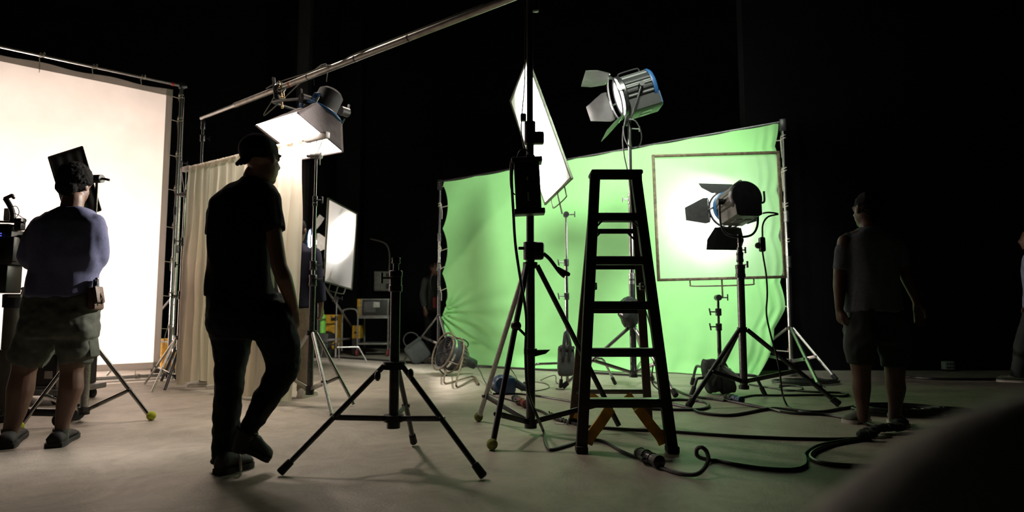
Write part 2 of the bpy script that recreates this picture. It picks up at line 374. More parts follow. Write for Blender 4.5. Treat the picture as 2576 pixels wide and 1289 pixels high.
cdv = (BR - BL); cL = cdv.length; cdir = cdv.normalized(); cn = Vector((cdir.y, -cdir.x, 0))    # towards the camera
cb = thing('curtain_crossbar', 'telescopic metal crossbar the cream curtain hangs from', 'crossbar', BL)
MB().tube(BL, BR, 0.012).build('bar', ALU, cb)
MB().box(BL + cdir * 0.02, (0.15, 0.05, 0.055), (cdir, cn, Vector((0, 0, 1))), 0.008).build('end_block', mat('grey_end_block', (0.38, 0.35, 0.34), 0.5), cb)
MB().box(BR + cdir * 0.0, (0.30, 0.05, 0.055), (cdir, cn, Vector((0, 0, 1))), 0.008).build('end_block', mat('grey_end_block', (0.38, 0.35, 0.34), 0.5), cb)
for B_, zt in ((BL, Z(455, 490, 6.75)), (BR, Z(800, 392, 5.5))):
    P0 = Vector((B_.x, B_.y, zt))
    for k in (-0.09, 0.0, 0.09): MB().tube(B_ + cdir * k - Vector((0, 0, 0.02)), P0, 0.004, n=6).build('strut', ALU, cb)
    MB().lathe([(-0.05, 0.026), (-0.046, 0.031), (0.0, 0.031), (0.005, 0.024), (0.05, 0.024), (0.055, 0.014), (0.085, 0.014)], P0, -cdir + cn * 0.6, 16).build('grip_head', GREYMET, cb)
    MB().bar(P0 + cdir * 0.05, P0 + cdir * 0.05 - Vector((0, 0, 0.09)), 0.022, 0.01, bev=0.003).build('clamp_handle', GREYMET, cb)
CS0, CS1 = 0.08, cL - 0.20
ZT = BL.z + 0.012
def curt(u, v):
    s = CS0 + (CS1 - CS0) * u; z0 = 0.05 - 0.03 * u + 0.015 * sin(u * 9) + 0.06 * max(0, sin((u - 0.02) / 0.5 * pi)) * (u < 0.52)
    z = z0 + (ZT - z0) * v; k = 1 - v
    amp = 0.012 + 0.036 * min(1, k * 2.2)
    ph = u * 2 * pi * 13 + 1.6 * noise.noise(Vector((u * 7, 0.3, v * 0.8))) + 0.7 * sin(u * 11)
    n = amp * sin(ph) + 0.3 * amp * sin(ph * 2.3 + 1) + 0.02 * noise.noise(Vector((u * 18, v * 5, 3.0)))
    flare = 0.10 * k ** 3 * max(0, (u - 0.55)) * 2
    return BL + cdir * (s + 0.25 * amp * sin(2 * ph) + flare * 0.5) + cn * (n + 0.016 + flare) + Vector((0, 0, z - BL.z))
cu = MB().grid(curt, 340, 30).build('curtain', SHEER, None, BL, ang=80)
setp(cu, 'sheer cream curtain hanging in folds behind the walking man', 'curtain')
def head(u, v):
    s = CS0 - 0.01 + (CS1 - CS0 + 0.02) * u
    a = 2 * pi * v; rr = 0.020 + 0.004 * sin(u * 230) + 0.003 * noise.noise(Vector((u * 90, v * 3, 0)))
    return BL + cdir * s + cn * (rr * cos(a)) + Vector((0, 0, rr * 1.25 * sin(a) - 0.004))
hd = MB().grid(head, 340, 8).build('gathered_heading', SHEER, cu, ang=80)

# ---------------------------------------------------------------- overhead boom pipe, its stand, the hanging softbox
PL = at(512, 299, 7.06); PR = at(1331, -36, 4.2); PR.z = PL.z = 3.0
bd = (PR - PL).normalized(); bn = Vector((bd.y, -bd.x, 0)); UP = Vector((0, 0, 1))
bp = thing('boom_pipe', 'long grey pipe slung overhead from the far stand up to the top edge', 'pipe', PL)
BLn = (PR - PL).length
MB().tube(PL - bd * 0.05, PL + bd * 0.72, 0.021, n=16).build('inner_tube', ALU, bp)
MB().tube(PL + bd * 0.70, PR + bd * 0.45, 0.027, n=18).build('outer_tube', mat('dull_pipe', (0.30, 0.28, 0.25), 0.42, 0.7, 0.2, 15), bp)
MB().tube(PL + bd * 0.69, PL + bd * 0.72, 0.0285, n=16).build('tube_lip', ALU, bp)
for s in (2.02, 2.72, 3.4): MB().tube(PL + bd * s, PL + bd * (s + 0.012), 0.030, n=14).build('cable_tie', BLACK, bp)
MB().tube(PL + bd * 1.72, PL + bd * 1.735, 0.029, n=16).build('tape_ring', REDTAPE, bp, label='red tape ring')
MB().path(smooth_pts([PL + bd * 2.1 - UP * 0.03, PL + bd * 2.12 - UP * 0.06, PL + bd * 2.125 - UP * 0.11]), 0.002, 5).build('tie_tail', BLACK, bp)
cpts = []
for s, up, n in ((1.35, 0.03, 0.03), (1.5, 0.05, 0.02), (1.8, 0.045, 0.015), (2.0, 0.034, 0.01), (2.3, 0.03, 0.02), (2.5, -0.01, 0.034), (2.72, 0.02, 0.032), (3.05, 0.036, 0.01), (3.4, 0.036, 0.005), (4.2, 0.036, 0)):
    cpts.append(PL + bd * s + UP * up + bn * n)
setp(MB().path(smooth_pts(cpts), 0.006, 6).build('lamp_cable', mat('grey_cable', (0.12, 0.12, 0.11), 0.5), None, cpts[0]), 'thin grey cable strapped along the overhead pipe', 'cable', 'cables')
bsx, bsy = PL.x, PL.y
stand('boom_stand', 'stand behind the cream curtain carrying the low end of the overhead pipe', (bsx, bsy), 0.2, 0.25, 0.85,
      [(bsx - 0.5, bsy + 0.3, 0), (bsx + 0.5, bsy + 0.35, 0), (bsx, bsy - 0.55, 0)], [(0.2, 1.7, 0.02, DARKST), (1.7, 2.95, 0.015, DARKST)],
      collars=[(1.66, 0.09, 0.026), (2.72, 0.08, 0.028), (2.86, 0.1, 0.026)], knobs=[(2.76, 0.2, 0.05)], foot='none', m_leg=DARKST)

q = solve_quad([(745, 284), (863, 384), (755, 404), (641, 316)], 1, 5.7)          # T, R, B, L
Tq, Rq, Bq, Lq = q
T2 = at(795, 258, 5.62); R2 = at(860, 312, 5.86); L2 = T2 + (Lq - Tq) * 0.42; B2 = R2 + (Bq - Rq) * 0.42
sbn = (Tq - Rq).cross(Bq - Rq).normalized()
if sbn.z > 0: sbn = -sbn
sb = thing('softbox_lamp', 'glowing softbox lamp slung under the overhead pipe above the curtain', 'lamp', (Tq + Bq) / 2, 'studio lamps')
SKINM = mat('softbox_fabric', (0.085, 0.065, 0.068), 0.75, 0, 0.2, 10, 0.4, 25)
def quad_grid(a, b, c, d, puff, nrm, n=14):
    def f(u, v):
        p = a.lerp(b, u).lerp(d.lerp(c, u), v)
        return p + nrm * (puff * sin(pi * u) * sin(pi * v) + puff * 0.5 * noise.noise(Vector((u * 5, v * 5, puff * 90))) * sin(pi * u) * sin(pi * v))
    return MB().grid(f, n, n)
for a, b, c, d in ((Tq, Rq, R2, T2), (Rq, Bq, B2, R2), (Bq, Lq, L2, B2), (Lq, Tq, T2, L2)):
    nr = (b - a).cross(d - a).normalized(); ctr = (Tq + Bq + T2 + B2) / 4
    if nr.dot((a + b + c + d) / 4 - ctr) < 0: nr = -nr
    g = quad_grid(a, b, c, d, -0.015, nr)
    o = g.build('side_skin', SKINM, sb, ang=80); md = o.modifiers.new('thick', 'SOLIDIFY'); md.thickness = 0.006
g = quad_grid(T2, R2, B2, L2, 0.01, -sbn); g.build('back_skin', SKINM, sb, ang=80)
SBGLOW = glow('softbox_front', (1.0, 0.86, 0.73), 22.0)
fr = [p + ((Tq + Bq) / 2 - p) * 0.015 + sbn * -0.012 for p in q]
quad_grid(*fr, 0.01, sbn).build('front_diffuser', SBGLOW, sb, ang=80)
ctr2 = (T2 + B2) / 2; hx = (R2 - T2).normalized(); hz = -sbn; hy = hz.cross(hx).normalized()
MB().lathe([(0.0, 0.17), (0.02, 0.175), (0.05, 0.175), (0.06, 0.13), (0.07, 0.125), (0.25, 0.12), (0.28, 0.09), (0.29, 0.02)], ctr2 + hz * 0.0, hz, 24).build('lamp_housing', RUBBER, sb)
MB().torus(ctr2 + hz * 0.02, hz, 0.20, 0.014, 40).build('speed_ring', BLUE, sb, label='blue mounting ring')
for a in (1.0, 3.3):
    d = hx * cos(a) + hy * sin(a); MB().box(ctr2 + hz * 0.10 + d * 0.135, (0.03, 0.08, 0.12), (d, hz.cross(d), hz), 0.006).build('blue_fin', BLUE, sb, label='blue cooling fin')
for p in (T2, R2, B2, L2): MB().tube(p - hz * 0.02, p + hz * 0.06, 0.009, n=8).build('rod_tip', STEEL, sb)
CP = PL + bd * 1.52                                       # the clamp on the pipe
yp = []; YW = 0.24; pivot = ctr2 + hz * 0.12
top = CP - UP * 0.16
ax = (hx - UP * hx.dot(UP)).normalized()
for s, zz in ((-1, 0), (-1, 0.6), (-0.93, 0.85), (-0.8, 0.97), (-0.4, 1), (0.4, 1), (0.8, 0.97), (0.93, 0.85), (1, 0.6), (1, 0)):
    base = pivot + ax * (s * YW); yp.append(base + (top - pivot - (top - pivot).dot(ax) * ax) * zz)
MB().path(smooth_pts(yp, 4), 0.013, 8).build('yoke', BLACK, sb)
for s in (-1, 1): MB().tube(pivot + ax * (s * (YW - 0.06)), pivot + ax * (s * (YW + 0.03)), 0.045, n=18).build('tilt_lock', BLACK, sb)
for s, a in ((1, 0.3), (-1, -0.2)): MB().bar(pivot + ax * (s * (YW + 0.03)), pivot + ax * (s * (YW + 0.035)) + Vector((0, 0.02, 0.09)), 0.02, 0.012, bev=0.003).build('tilt_lever', GREYMET, sb)
MB().path(smooth_pts([pivot + hx * -0.1 + hz * 0.2, pivot + hx * -0.22 + hz * 0.3, CP - UP * 0.22 - bd * 0.2, CP - UP * 0.12 - bd * 0.13, CP + bd * 0.02]), 0.005, 6).build('lead', mat('grey_cable', (0.12, 0.12, 0.11), 0.5), sb)
cl = thing('pipe_clamp', 'clamp with brass fittings joining the softbox yoke to the overhead pipe', 'clamp', CP)
MB().torus(CP, bd, 0.037, 0.012, 24, 8).build('jaw', DARKST, cl)
MB().torus(CP + bd * 0.06, bd, 0.037, 0.012, 24, 8).build('jaw', DARKST, cl)
MB().tube(CP - UP * 0.04 + bd * 0.03, CP - UP * 0.15 + bd * 0.03, 0.018, n=12).build('spigot', DARKST, cl)
BRASS = mat('worn_brass', (0.55, 0.40, 0.22), 0.35, 0.9, 0.2)
for dx_, dz_ in ((0.10, -0.06), (0.14, -0.07), (0.06, 0.05), (0.12, -0.16), (-0.03, 0.06)):
    p = CP + bd * dx_ + UP * dz_ + bn * 0.03
    MB().tube(p, p - UP * 0.06 + bd * 0.015, 0.009, n=8).sphere(p - UP * 0.065 + bd * 0.015, 0.014, n=8).build('wing_bolt', BRASS, cl)
    MB().tube(CP + bd * dx_ * 0.3 + bn * 0.02 + UP * dz_ * 0.5, p, 0.012, n=8).build('clamp_arm', DARKST, cl)
MB().bar(CP - bd * 0.06 + UP * 0.12 + bn * 0.02, CP + bd * 0.02 - UP * 0.12 + bn * 0.035, 0.03, 0.02, bev=0.004).build('lever', DARKST, cl)

# ---------------------------------------------------------------- green screen, its two stands and top bar
GLx, GLy = XYp(1103, 925, 9.7); GRx, GRy = XYp(1992, 925, 7.9)
gl, gr_ = Vector((GLx, GLy, 0)), Vector((GRx, GRy, 0))
gd = (gr_ - gl); gL = gd.length; gd.normalize(); gn = Vector((gd.y, -gd.x, 0))          # towards the camera
zl = Z(1112, 458, 9.7); zr = Z(1992, 306, 7.9)
gf = thing('green_screen_crossbar', 'long crossbar along the top of the green screen', 'crossbar', gl + UP * zl)
MB().tube(gl + UP * (zl + 0.0) - gd * 0.03, gr_ + UP * (zr) + gd * 0.03, 0.017).build('bar', DARKST, gf)
for p in (gl + UP * zl, gr_ + UP * zr): MB().box(p - UP * 0.05, (0.08, 0.06, 0.16), (gd, gn, UP), 0.008).build('corner_clamp', SATIN, gf)
def gs_edge_r(v): return 0.10 - 0.05 * abs(sin(v * pi * 5.5)) + 0.50 * max(0, 0.26 - v) * 2.2 + 0.0
def gs_edge_l(v): return 0.05 + 0.09 * abs(sin(v * pi * 4.0 + 0.2)) ** 0.8
def gscr(u, v):
    el, er = gs_edge_l(v), gs_edge_r(v); s = el + (gL - el - er) * u
    zt = zl + (zr - zl) * (s / gL) - 0.012 - 0.012 * abs(sin(u * pi * 9))
    z0 = 0.012 + 0.05 * max(0, 1 - u * 4); z = z0 + (zt - z0) * v
    n = 0.03 + 0.10 * sin(pi * v) ** 2 * sin(pi * u) * 0.5
    low = max(0, 1 - v / 0.28)
    # swags pulled from the left pole across the foot of the cloth
    dl = sqrt((u * 1.2) ** 2 + (v - 0.23) ** 2)
    fan = sin(atan2(v - 0.27, u * 1.5 + 0.02) * 17) * max(0, 1 - dl / 0.42) * 0.028 * max(0, 1 - max(0, v - 0.3) * 6)
    sw = 0.035 * sin((v * 34 + u * 11)) * max(0, 1 - v / 0.14) * max(0, 1 - abs(u - 0.3) / 0.45)
    vert = 0.025 * sin(u * 95 + 2 * sin(v * 4)) * low * max(0, (u - 0.5)) * 2
    rr = max(0, 1 - (1 - u) / 0.07)
    vert += 0.022 * sin(u * 260 + v * 9) * rr * min(1, (1 - v) * 6 + 0.2) + 0.05 * sin(v * 26 + u * 30) * max(0, (u - 0.86) / 0.14) * low
    puddle = 0.16 * max(0, 1 - v / 0.06) ** 2 * (0.6 + 0.4 * sin(u * 23))
    return gl + gd * s + gn * (n + fan + sw + vert + puddle - 0.02) + UP * z
g = MB().grid(gscr, 300, 110).build('green_screen_cloth', GREEN, None, (gl + gr_) / 2, ang=80)
setp(g, 'large bright green cloth backdrop stretched between two stands', 'backdrop')
for v in (0.975, 0.86, 0.62, 0.52, 0.40, 0.25):
    tie(g, gl + UP * (zl * v), gscr(0, v) + UP * 0.0, random.uniform(0.1, 0.3), r=0.006)
for v in (0.93, 0.80, 0.66, 0.52, 0.40, 0.27, 0.1): tie(g, gr_ + UP * (zr * v), gscr(1, v), random.uniform(0.1, 0.28), r=0.006)
stand('green_screen_stand', 'silver stand at the left edge of the green screen', (GLx, GLy), 0.16, 0.32, Z(1106, 797, 9.7),
      [fl(1018, 908), (GLx + 0.25, GLy + 0.7, 0), (GLx + 0.3, GLy - 0.65, 0)],
      [(0.14, 1.55, 0.030, DARKST), (1.35, 1.95, 0.026, STEEL), (1.95, zl - 0.1, 0.021, DARKST)], collars=[(1.88, 0.12, 0.036)], foot='none', m_leg=ALU, leg_r=0.02, brace_t=0.45)
stand('green_screen_stand', 'silver stand at the right edge of the green screen', (GRx, GRy), 0.1, 0.2, Z(1990, 826, 7.9),
      [fl(1842, 938), fl(2063, 980), fl(2105, 961)], [(0.1, 1.45, 0.034, STEEL), (1.45, 2.25, 0.030, STEEL), (2.25, zr - 0.1, 0.025, STEEL)],
      collars=[(1.35, 0.14, 0.041), (1.92, 0.14, 0.037)], foot='rubber', m_leg=ALU, leg_r=0.019, brace_t=0.56, knob_m=ALU)
# ---------------------------------------------------------------- diffusion panels
def panel(name, label, q, fabric, bar_m, br, low=(3, 2), yoke_w=0.5, drop=0.11, cloth_name='diffusion_cloth', group='diffusion panels'):
    c = sum(q, Vector()) / 4; t = thing(name, label, 'panel', c, group)
    nr = (q[1] - q[0]).cross(q[2] - q[0]).normalized()
    for i in range(4):
        a, b = q[i], q[(i + 1) % 4]; d = (b - a).normalized()
        MB().bar(a - d * br, b + d * br, br * 2, br * 2, hint=nr, bev=br * 0.25).build('frame_bar', bar_m, t)
    def f(u, v):
        p = q[0].lerp(q[1], u).lerp(q[3].lerp(q[2], u), v)
        return p + nr * (0.006 * noise.noise(Vector((u * 4, v * 4, 1))) * sin(pi * u) * sin(pi * v))
    MB().grid(f, 24, 24).build(cloth_name, fabric, t, ang=80)
    a, b = q[low[0]], q[low[1]]; d = (b - a).normalized(); m = (a + b) / 2
    dn = d.cross(nr).normalized()
    if dn.dot(c - m) > 0: dn = -dn
    L = (b - a).length * yoke_w / 2
    pts = [m - d * L, m - d * L + dn * drop * 0.7, m - d * (L - 0.05) + dn * drop, m + d * (L - 0.05) + dn * drop, m + d * L + dn * drop * 0.7, m + d * L]
    MB().path(smooth_pts(pts, 4), 0.007, 8).build('bracket', bar_m, t)
    e = m + dn * (drop + 0.12); MB().tube(m, e, 0.009, n=10).build('spigot', bar_m, t)
    return t, e, nr
WOODY = mat('painted_frame_bar', (0.13, 0.10, 0.06), 0.6, 0.1, 0.5, 25)
D1 = solve_quad([(826, 500), (897, 538), (884, 728), (815, 709)], 3, 9.5)
t1, e1, n1 = panel('diffusion_panel', 'oblique white panel lit by a round hotspot, standing beyond the curtain', D1, DIFF, mat('dark_frame_bar', (0.10, 0.11, 0.08), 0.5, 0.4), 0.012, yoke_w=0.55)
D2 = solve_quad([(1328, 150), (1285, 255), (1372, 513), (1438, 448)], 2, 7.3)
t2, e2, n2 = panel('diffusion_panel', 'tilted white panel like a diamond, glowing behind the tall crank stand', D2, DIFF, mat('dark_frame_bar', (0.10, 0.11, 0.08), 0.5, 0.4), 0.013, yoke_w=0.5, drop=0.12)
D3 = solve_quad([(1643, 393), (1957, 384), (1975, 697), (1657, 705)], 2, 6.3)
t3, e3, n3 = panel('diffusion_panel', 'large square sheer panel in front of the green screen', D3, NET, WOODY, 0.014, yoke_w=0.5, drop=0.07)

def cstand(name, label, xy, top, riser, feet, group='panel stands', base_z=0.26, low=0.06, collars=(), m=STEEL, legm=STEEL, r=0.017, bend=0.72, foot='rubber', head=True):
    """turtle-leg stand: legs run out from the sleeve, then bend down to the floor"""
    x, y = xy; t = thing(name, label, 'stand', (x, y, 0), group); C = lambda z: Vector((x, y, z))
    MB().tube(C(low), C(riser), r, n=14).build('column', m, t)
    MB().tube(C(riser - 0.05), C(top), r * 0.62, n=12).build('riser', m, t)
    for i, ft in enumerate(feet):
        ft = Vector(ft); d = Vector((ft.x - x, ft.y - y, 0)); z = base_z + 0.03 * i; R = d.length; d.normalize()
        end = ft + UP * 0.015
        pts = [C(z) + d * r, C(z) + d * R * bend * 0.5, C(z) + d * R * (bend - 0.06), C(z - 0.012) + d * R * (bend + 0.01), C(z - 0.06) + d * R * (bend + 0.07), end]
        lg = MB().path(smooth_pts(pts, 4)[:-3] + [end], r * 0.72, 10).build('leg', legm, t)
        MB().lathe([(-r, r * 1.3), (-r * 0.9, r * 1.35), (r * 0.9, r * 1.35), (r, r * 1.3)], C(z), (0, 0, 1), 16).build('leg_collar', DARKST, t)
        if foot == 'rubber':
            ax = (end - (C(z - 0.06) + d * R * (bend + 0.07))).normalized(); MB().lathe([(-0.09, r * 0.78), (-0.086, r * 1.05), (-0.005, r * 1.1), (0.002, r * 0.8)], end, ax, 12).build('rubber_foot', RUBBER, lg)
    for z, a in collars:
        MB().lathe([(0, r * 1.1), (0.005, r * 1.5), (0.07, r * 1.5), (0.075, r * 1.1)], C(z), (0, 0, 1), 16).build('collar', DARKST, t)
        d = Vector((cos(a), sin(a), 0)); e = d.cross(UP)
        MB().tube(C(z + 0.04) + d * r, C(z + 0.04) + d * 0.075, 0.007, n=8).bar(C(z + 0.04) + d * 0.08 - e * 0.01 - UP * 0.035, C(z + 0.04) + d * 0.09 + UP * 0.035, 0.018, 0.012, bev=0.003).build('tee_knob', DARKST, t)
    if head:
        MB().tube(C(top) - Vector((0, 0.035, 0)), C(top) + Vector((0, 0.035, 0)), 0.03, n=16).build('grip_head', DARKST, t)
        MB().tube(C(top) + Vector((0.02, -0.01, 0)), C(top) + Vector((0.09, -0.02, 0.0)), 0.007, n=8).bar(C(top) + Vector((0.09, -0.02, -0.03)), C(top) + Vector((0.09, -0.02, 0.035)), 0.014, 0.01, bev=0.003).build('grip_handle', DARKST, t)
    return t
p = at(846, 800, 9.95)
cstand('grip_stand', 'slim stand under the oblique panel beyond the curtain', (p.x, p.y), e1.z + 0.02, 0.7, [fl(923, 913), fl(806, 902), (p.x - 0.1, p.y + 0.6, 0)], base_z=0.25, low=0.1,
       collars=[(0.66, 2.8), (0.95, 2.6)], foot='none', m=ALU, legm=ALU)
p = at(1427, 945, 6.72)
cstand('grip_stand', 'slim silver stand under the diamond panel, between crank stand and ladder', (p.x, p.y), e2.z, 1.3, [fl(1410, 980), fl(1311, 987), (p.x + 0.55, p.y + 0.3, 0)], base_z=0.24, low=0.08,
       collars=[(Z(1425, 755, 6.72), pi), (Z(1424, 670, 6.72), pi)], r=0.018, foot='rubber')
p = at(1812, 960, 6.34)
cstand('grip_stand', 'low dark stand under the large square sheer panel', (p.x, p.y), e3.z, 0.62, [fl(1739, 999), fl(1926, 1001), (p.x - 0.1, p.y + 0.65, 0)], base_z=Z(1812, 945, 6.45) + 0.0, low=0.12,
       collars=[(Z(1812, 832, 6.45), pi), (Z(1812, 795, 6.45), pi)], m=DARKST, legm=DARKST, r=0.02, bend=0.8)

# ---------------------------------------------------------------- fresnel lamps
DOORM = mat('barn_door_paint', (0.035, 0.036, 0.04), 0.5, 0.2, 0.25, 30)
HOUS = mat('lamp_housing_paint', (0.11, 0.105, 0.095), 0.45, 0.4, 0.25, 20)
def fresnel(name, label, pos, aim, R, L, foot, power, angle, doors, tint=(1, 1, 1), box=True, group='studio lamps', lever=True, blend=0.4, door_len=1.5, door_m=DOORM, cover=SATIN, lens_s=24.0, ring_m=BLUE, roll=0.0, house=None):
    HOUS = house or MATS['lamp_housing_paint']
    pos = Vector(pos); f = Vector(aim).normalized(); r = f.cross(UP).normalized(); u = r.cross(f).normalized()
    if roll: r, u = r * cos(roll) + u * sin(roll), u * cos(roll) - r * sin(roll)
    Q = lambda a, b, c: pos + f * a + r * b + u * c
    t = thing(name, label, 'lamp', foot, group)
    # finned barrel
    mb = MB(); n = 96; prev = None
    for a, k in ((0.0, 1), (0.004, 1), (L * 0.72, 1), (L * 0.73, 0)):
        ring = []
        for i in range(n):
            th = 2 * pi * i / n; rr = R * (0.985 if k == 0 else (1.0 if (i // 2) % 2 else 0.945)); rr = rr if sin(th) > -0.8 else R * 0.95
            ring.append(mb.bm.verts.new(Q(a, rr * cos(th), rr * sin(th))))
        if prev: mb.bridge(prev, ring)
        prev = ring; first = ring if a == 0 else first
    mb.cap(first, True); mb.cap(prev); mb.build('finned_housing', HOUS, t, ang=30)
    MB().lathe([(-0.045, R * 0.2), (-0.042, R * 0.93), (-0.02, R * 1.02), (0.006, R * 1.02), (0.008, R * 0.9)], pos, f, 40).build('rear_cover', cover, t)
    if box:
        poly = [Q(-0.04, b, c) for b, c in ((-R * 0.82, -R * 0.5), (R * 0.82, -R * 0.5), (R * 0.78, -R * 1.12), (R * 0.6, -R * 1.22), (-R * 0.6, -R * 1.22), (-R * 0.78, -R * 1.12))]
        mb = MB(); A = [mb.bm.verts.new(p) for p in poly]; B = [mb.bm.verts.new(p + f * (L * 0.74 + 0.04)) for p in poly]
        mb.bridge(A, B); mb.cap(A, True); mb.cap(B); o = mb.build('ballast_box', HOUS, t)
        MB().prism([p - f * 0.004 for p in poly], f, 0.012).build('box_cover', cover, t)
        for k in (-1, 1): MB().box(Q(L * 0.3, k * R * 0.3, -R * 1.225), (L * 0.3, R * 0.4, 0.008), (f, r, u), 0.003).build('vent_plate', GREYMET, t)
    MB().lathe([(L * 0.74, R * 1.0), (L * 0.76, R * 1.08), (L * 0.86, R * 1.08), (L * 0.865, R * 1.0), (L * 0.80, R * 0.95)], pos, f, 40).build('front_ring', ring_m, t, label='blue front ring' if ring_m is BLUE else None)
    MB().lathe([(L * 0.80, R * 0.97), (L * 0.84, R * 0.90), (L * 0.87, R * 0.6), (L * 0.885, R * 0.02)], pos, f, 40).build('lens', glow('lit_lens_%d' % int(lens_s * 10), (1.0, 0.97, 0.92), lens_s), t)
    for k in range(5): MB().torus(Q(L * (0.888 - 0.012 * k), 0, 0), f, R * (0.25 + 0.16 * k), 0.003, 40, 6).build('lens_ridge', mat('lens_rim_glass', (0.75, 0.75, 0.75), 0.15), t)
    RD = R * 1.16; da = L * 0.86 + 0.045
    MB().torus(Q(da, 0, 0), f, RD, 0.011, 44, 8).build('door_ring', SATIN, t)
    for th in (0.0, pi / 2, pi, 3 * pi / 2):
        MB().bar(Q(L * 0.82, R * 1.07 * cos(th), R * 1.07 * sin(th)), Q(da, RD * cos(th), RD * sin(th)), 0.03, 0.012, bev=0.003).build('ring_bracket', SATIN, t)
    W = R * door_len
    for side, tilt in doors.items():
        e, g = {'top': (u, r), 'bottom': (-u, r), 'right': (r, u), 'left': (-r, u)}[side]
        o = Q(da + 0.012, 0, 0) + e * RD * 0.98; dd = f * cos(tilt) + e * sin(tilt)
        if side in ('top', 'bottom'): poly = [(-0.86, 0), (0.86, 0), (1.22, 0.55), (1.15, 1.0), (-1.15, 1.0), (-1.22, 0.55)]
        else: poly = [(-0.80, 0), (0.80, 0), (0.84, 0.20), (0.42, 1.0), (-0.42, 1.0), (-0.84, 0.20)]
        pts = [o + g * (x * R) + dd * (y * W) for x, y in poly]
        dr = MB().prism(pts, g.cross(dd), 0.005).build('barn_door', door_m, t)
        MB().tube(o - g * R * 0.7, o + g * R * 0.7, 0.007, n=8).build('hinge', STEEL, dr)
    # yoke: a U hanging below, in the plane of r and the vertical
    foot = Vector(foot); piv = Q(L * 0.34, 0, 0); yw = R * 1.22
    pts = []
    for s, k in ((-1, 0), (-1, 0.45), (-0.93, 0.72), (-0.70, 0.92), (-0.3, 1), (0.3, 1), (0.70, 0.92), (0.93, 0.72), (1, 0.45), (1, 0)):
        b = piv + r * (s * yw); pts.append(b + (foot + UP * 0.03 - piv - (foot + UP * 0.03 - piv).dot(r) * r) * k)
    MB().path(smooth_pts(pts, 4), 0.011, 8).build('yoke', SATIN if ring_m is BLUE else BLACK, t)
    for s in (-1, 1): MB().tube(piv + r * (s * R * 0.97), piv + r * (s * (yw + 0.02)), 0.028, n=14).build('tilt_pivot', SATIN, t)
    if lever:
        b = piv + r * (yw + 0.015); MB().path(smooth_pts([b, b + r * 0.03, b + r * 0.055 + u * 0.02, b + r * 0.06 + u * 0.11]), 0.010, 8).build('tilt_lever', SATIN, t)
    MB().tube(foot - UP * 0.03, foot + UP * 0.05, 0.018, n=12).build('spigot', DARKST, t)
    MB().path(smooth_pts([Q(L * 0.1, 0, R), Q(L * 0.1, 0, R * 1.16), Q(L * 0.2, 0, R * 1.22), Q(L * 0.6, 0, R * 1.22), Q(L * 0.7, 0, R * 1.16), Q(L * 0.7, 0, R)], 4), 0.008, 8).build('top_handle', SATIN, t)
    if power:
        s = spot(name + '_beam', Q(L * 0.9 + 0.02, 0, 0), Q(L + 2, 0, 0), power, angle, blend, tint, R * 0.45)
    return t, Q
# right lamp, back towards the camera
yx, yy = XYp(1866, 800, 5.72)
RL_aim = Vector((-0.13, 0.98, -0.15)).normalized()
stand('lamp_stand', 'dark tripod stand under the lamp that faces the sheer panel', (yx, yy), 0.12, 0.19, Z(1866, 830, 5.72),
      [fl(1731, 1030), fl(2112, 1025), fl(1784, 992)], [(0.12, 1.2, 0.033, DARKST), (1.2, 1.38, 0.025, DARKST), (1.3, Z(1860, 606, 5.72), 0.017, STEEL)],
      collars=[(Z(1862, 700, 5.72), 0.12, 0.044), (Z(1862, 660, 5.72), 0.09, 0.032)], knobs=[(1.22, -1.2, 0.06), (1.36, 0.6, 0.05)], m_leg=GUN, m_pole=DARKST, leg_r=0.02, brace_t=0.56)
rp = at(1874, 498, 5.60)
fr_r, Qr = fresnel('fresnel_lamp', 'lamp with barn doors seen from behind, shining on the sheer square panel', rp, RL_aim, 0.150, 0.36, (yx, yy, Z(1860, 604, 5.72)), 100, 150,
                   {'top': 0.75, 'bottom': 0.95, 'left': 0.9, 'right': 1.1}, (1, 1, 0.98), blend=0.9)
# tall lamp
tx, ty = XYp(1594, 955, 6.75); HT = Z(1582, 312, 6.75)
stand('lamp_stand', 'tall silver stand behind the ladder carrying the high lamp', (tx, ty), 0.12, 0.17, Z(1592, 825, 6.75),
      [fl(1701, 1002), (tx - 0.75, ty - 0.05, 0), (tx + 0.35, ty + 0.7, 0)], [(0.12, 1.15, 0.034, DARKST), (1.0, 1.95, 0.026, STEEL), (1.95, HT, 0.021, STEEL)],
      collars=[(Z(1586, 515, 6.75), 0.12, 0.032), (Z(1590, 716, 6.75), 0.12, 0.036)], knobs=[(Z(1586, 502, 6.75), pi, 0.05), (HT - 0.05, 0.2, 0.08)], m_leg=STEEL, leg_r=0.019, knob_m=ALU)
TL_aim = Vector((-0.95, 0.0, -0.30)).normalized()
tp = at(1632, 222, 6.8)
fr_t, Qt = fresnel('fresnel_lamp', 'high lamp with open barn doors on the tall stand, lens glaring', tp, TL_aim, 0.205, 0.40, (tx, ty, HT), 3500, 98,
                   {'top': 0.32, 'bottom': 0.5, 'right': 0.22}, (1, 0.93, 0.85), blend=0.5, door_len=1.3, house=mat('dark_lamp_housing', (0.012, 0.012, 0.013), 0.45, 0.0, spec=0.3), ring_m=SATIN, cover=mat('dark_blue_enamel', (0.012, 0.05, 0.14), 0.4), door_m=mat('scuffed_barn_door', (0.022, 0.022, 0.022), 0.5, 0.3, 0.3, 14), lever=False)
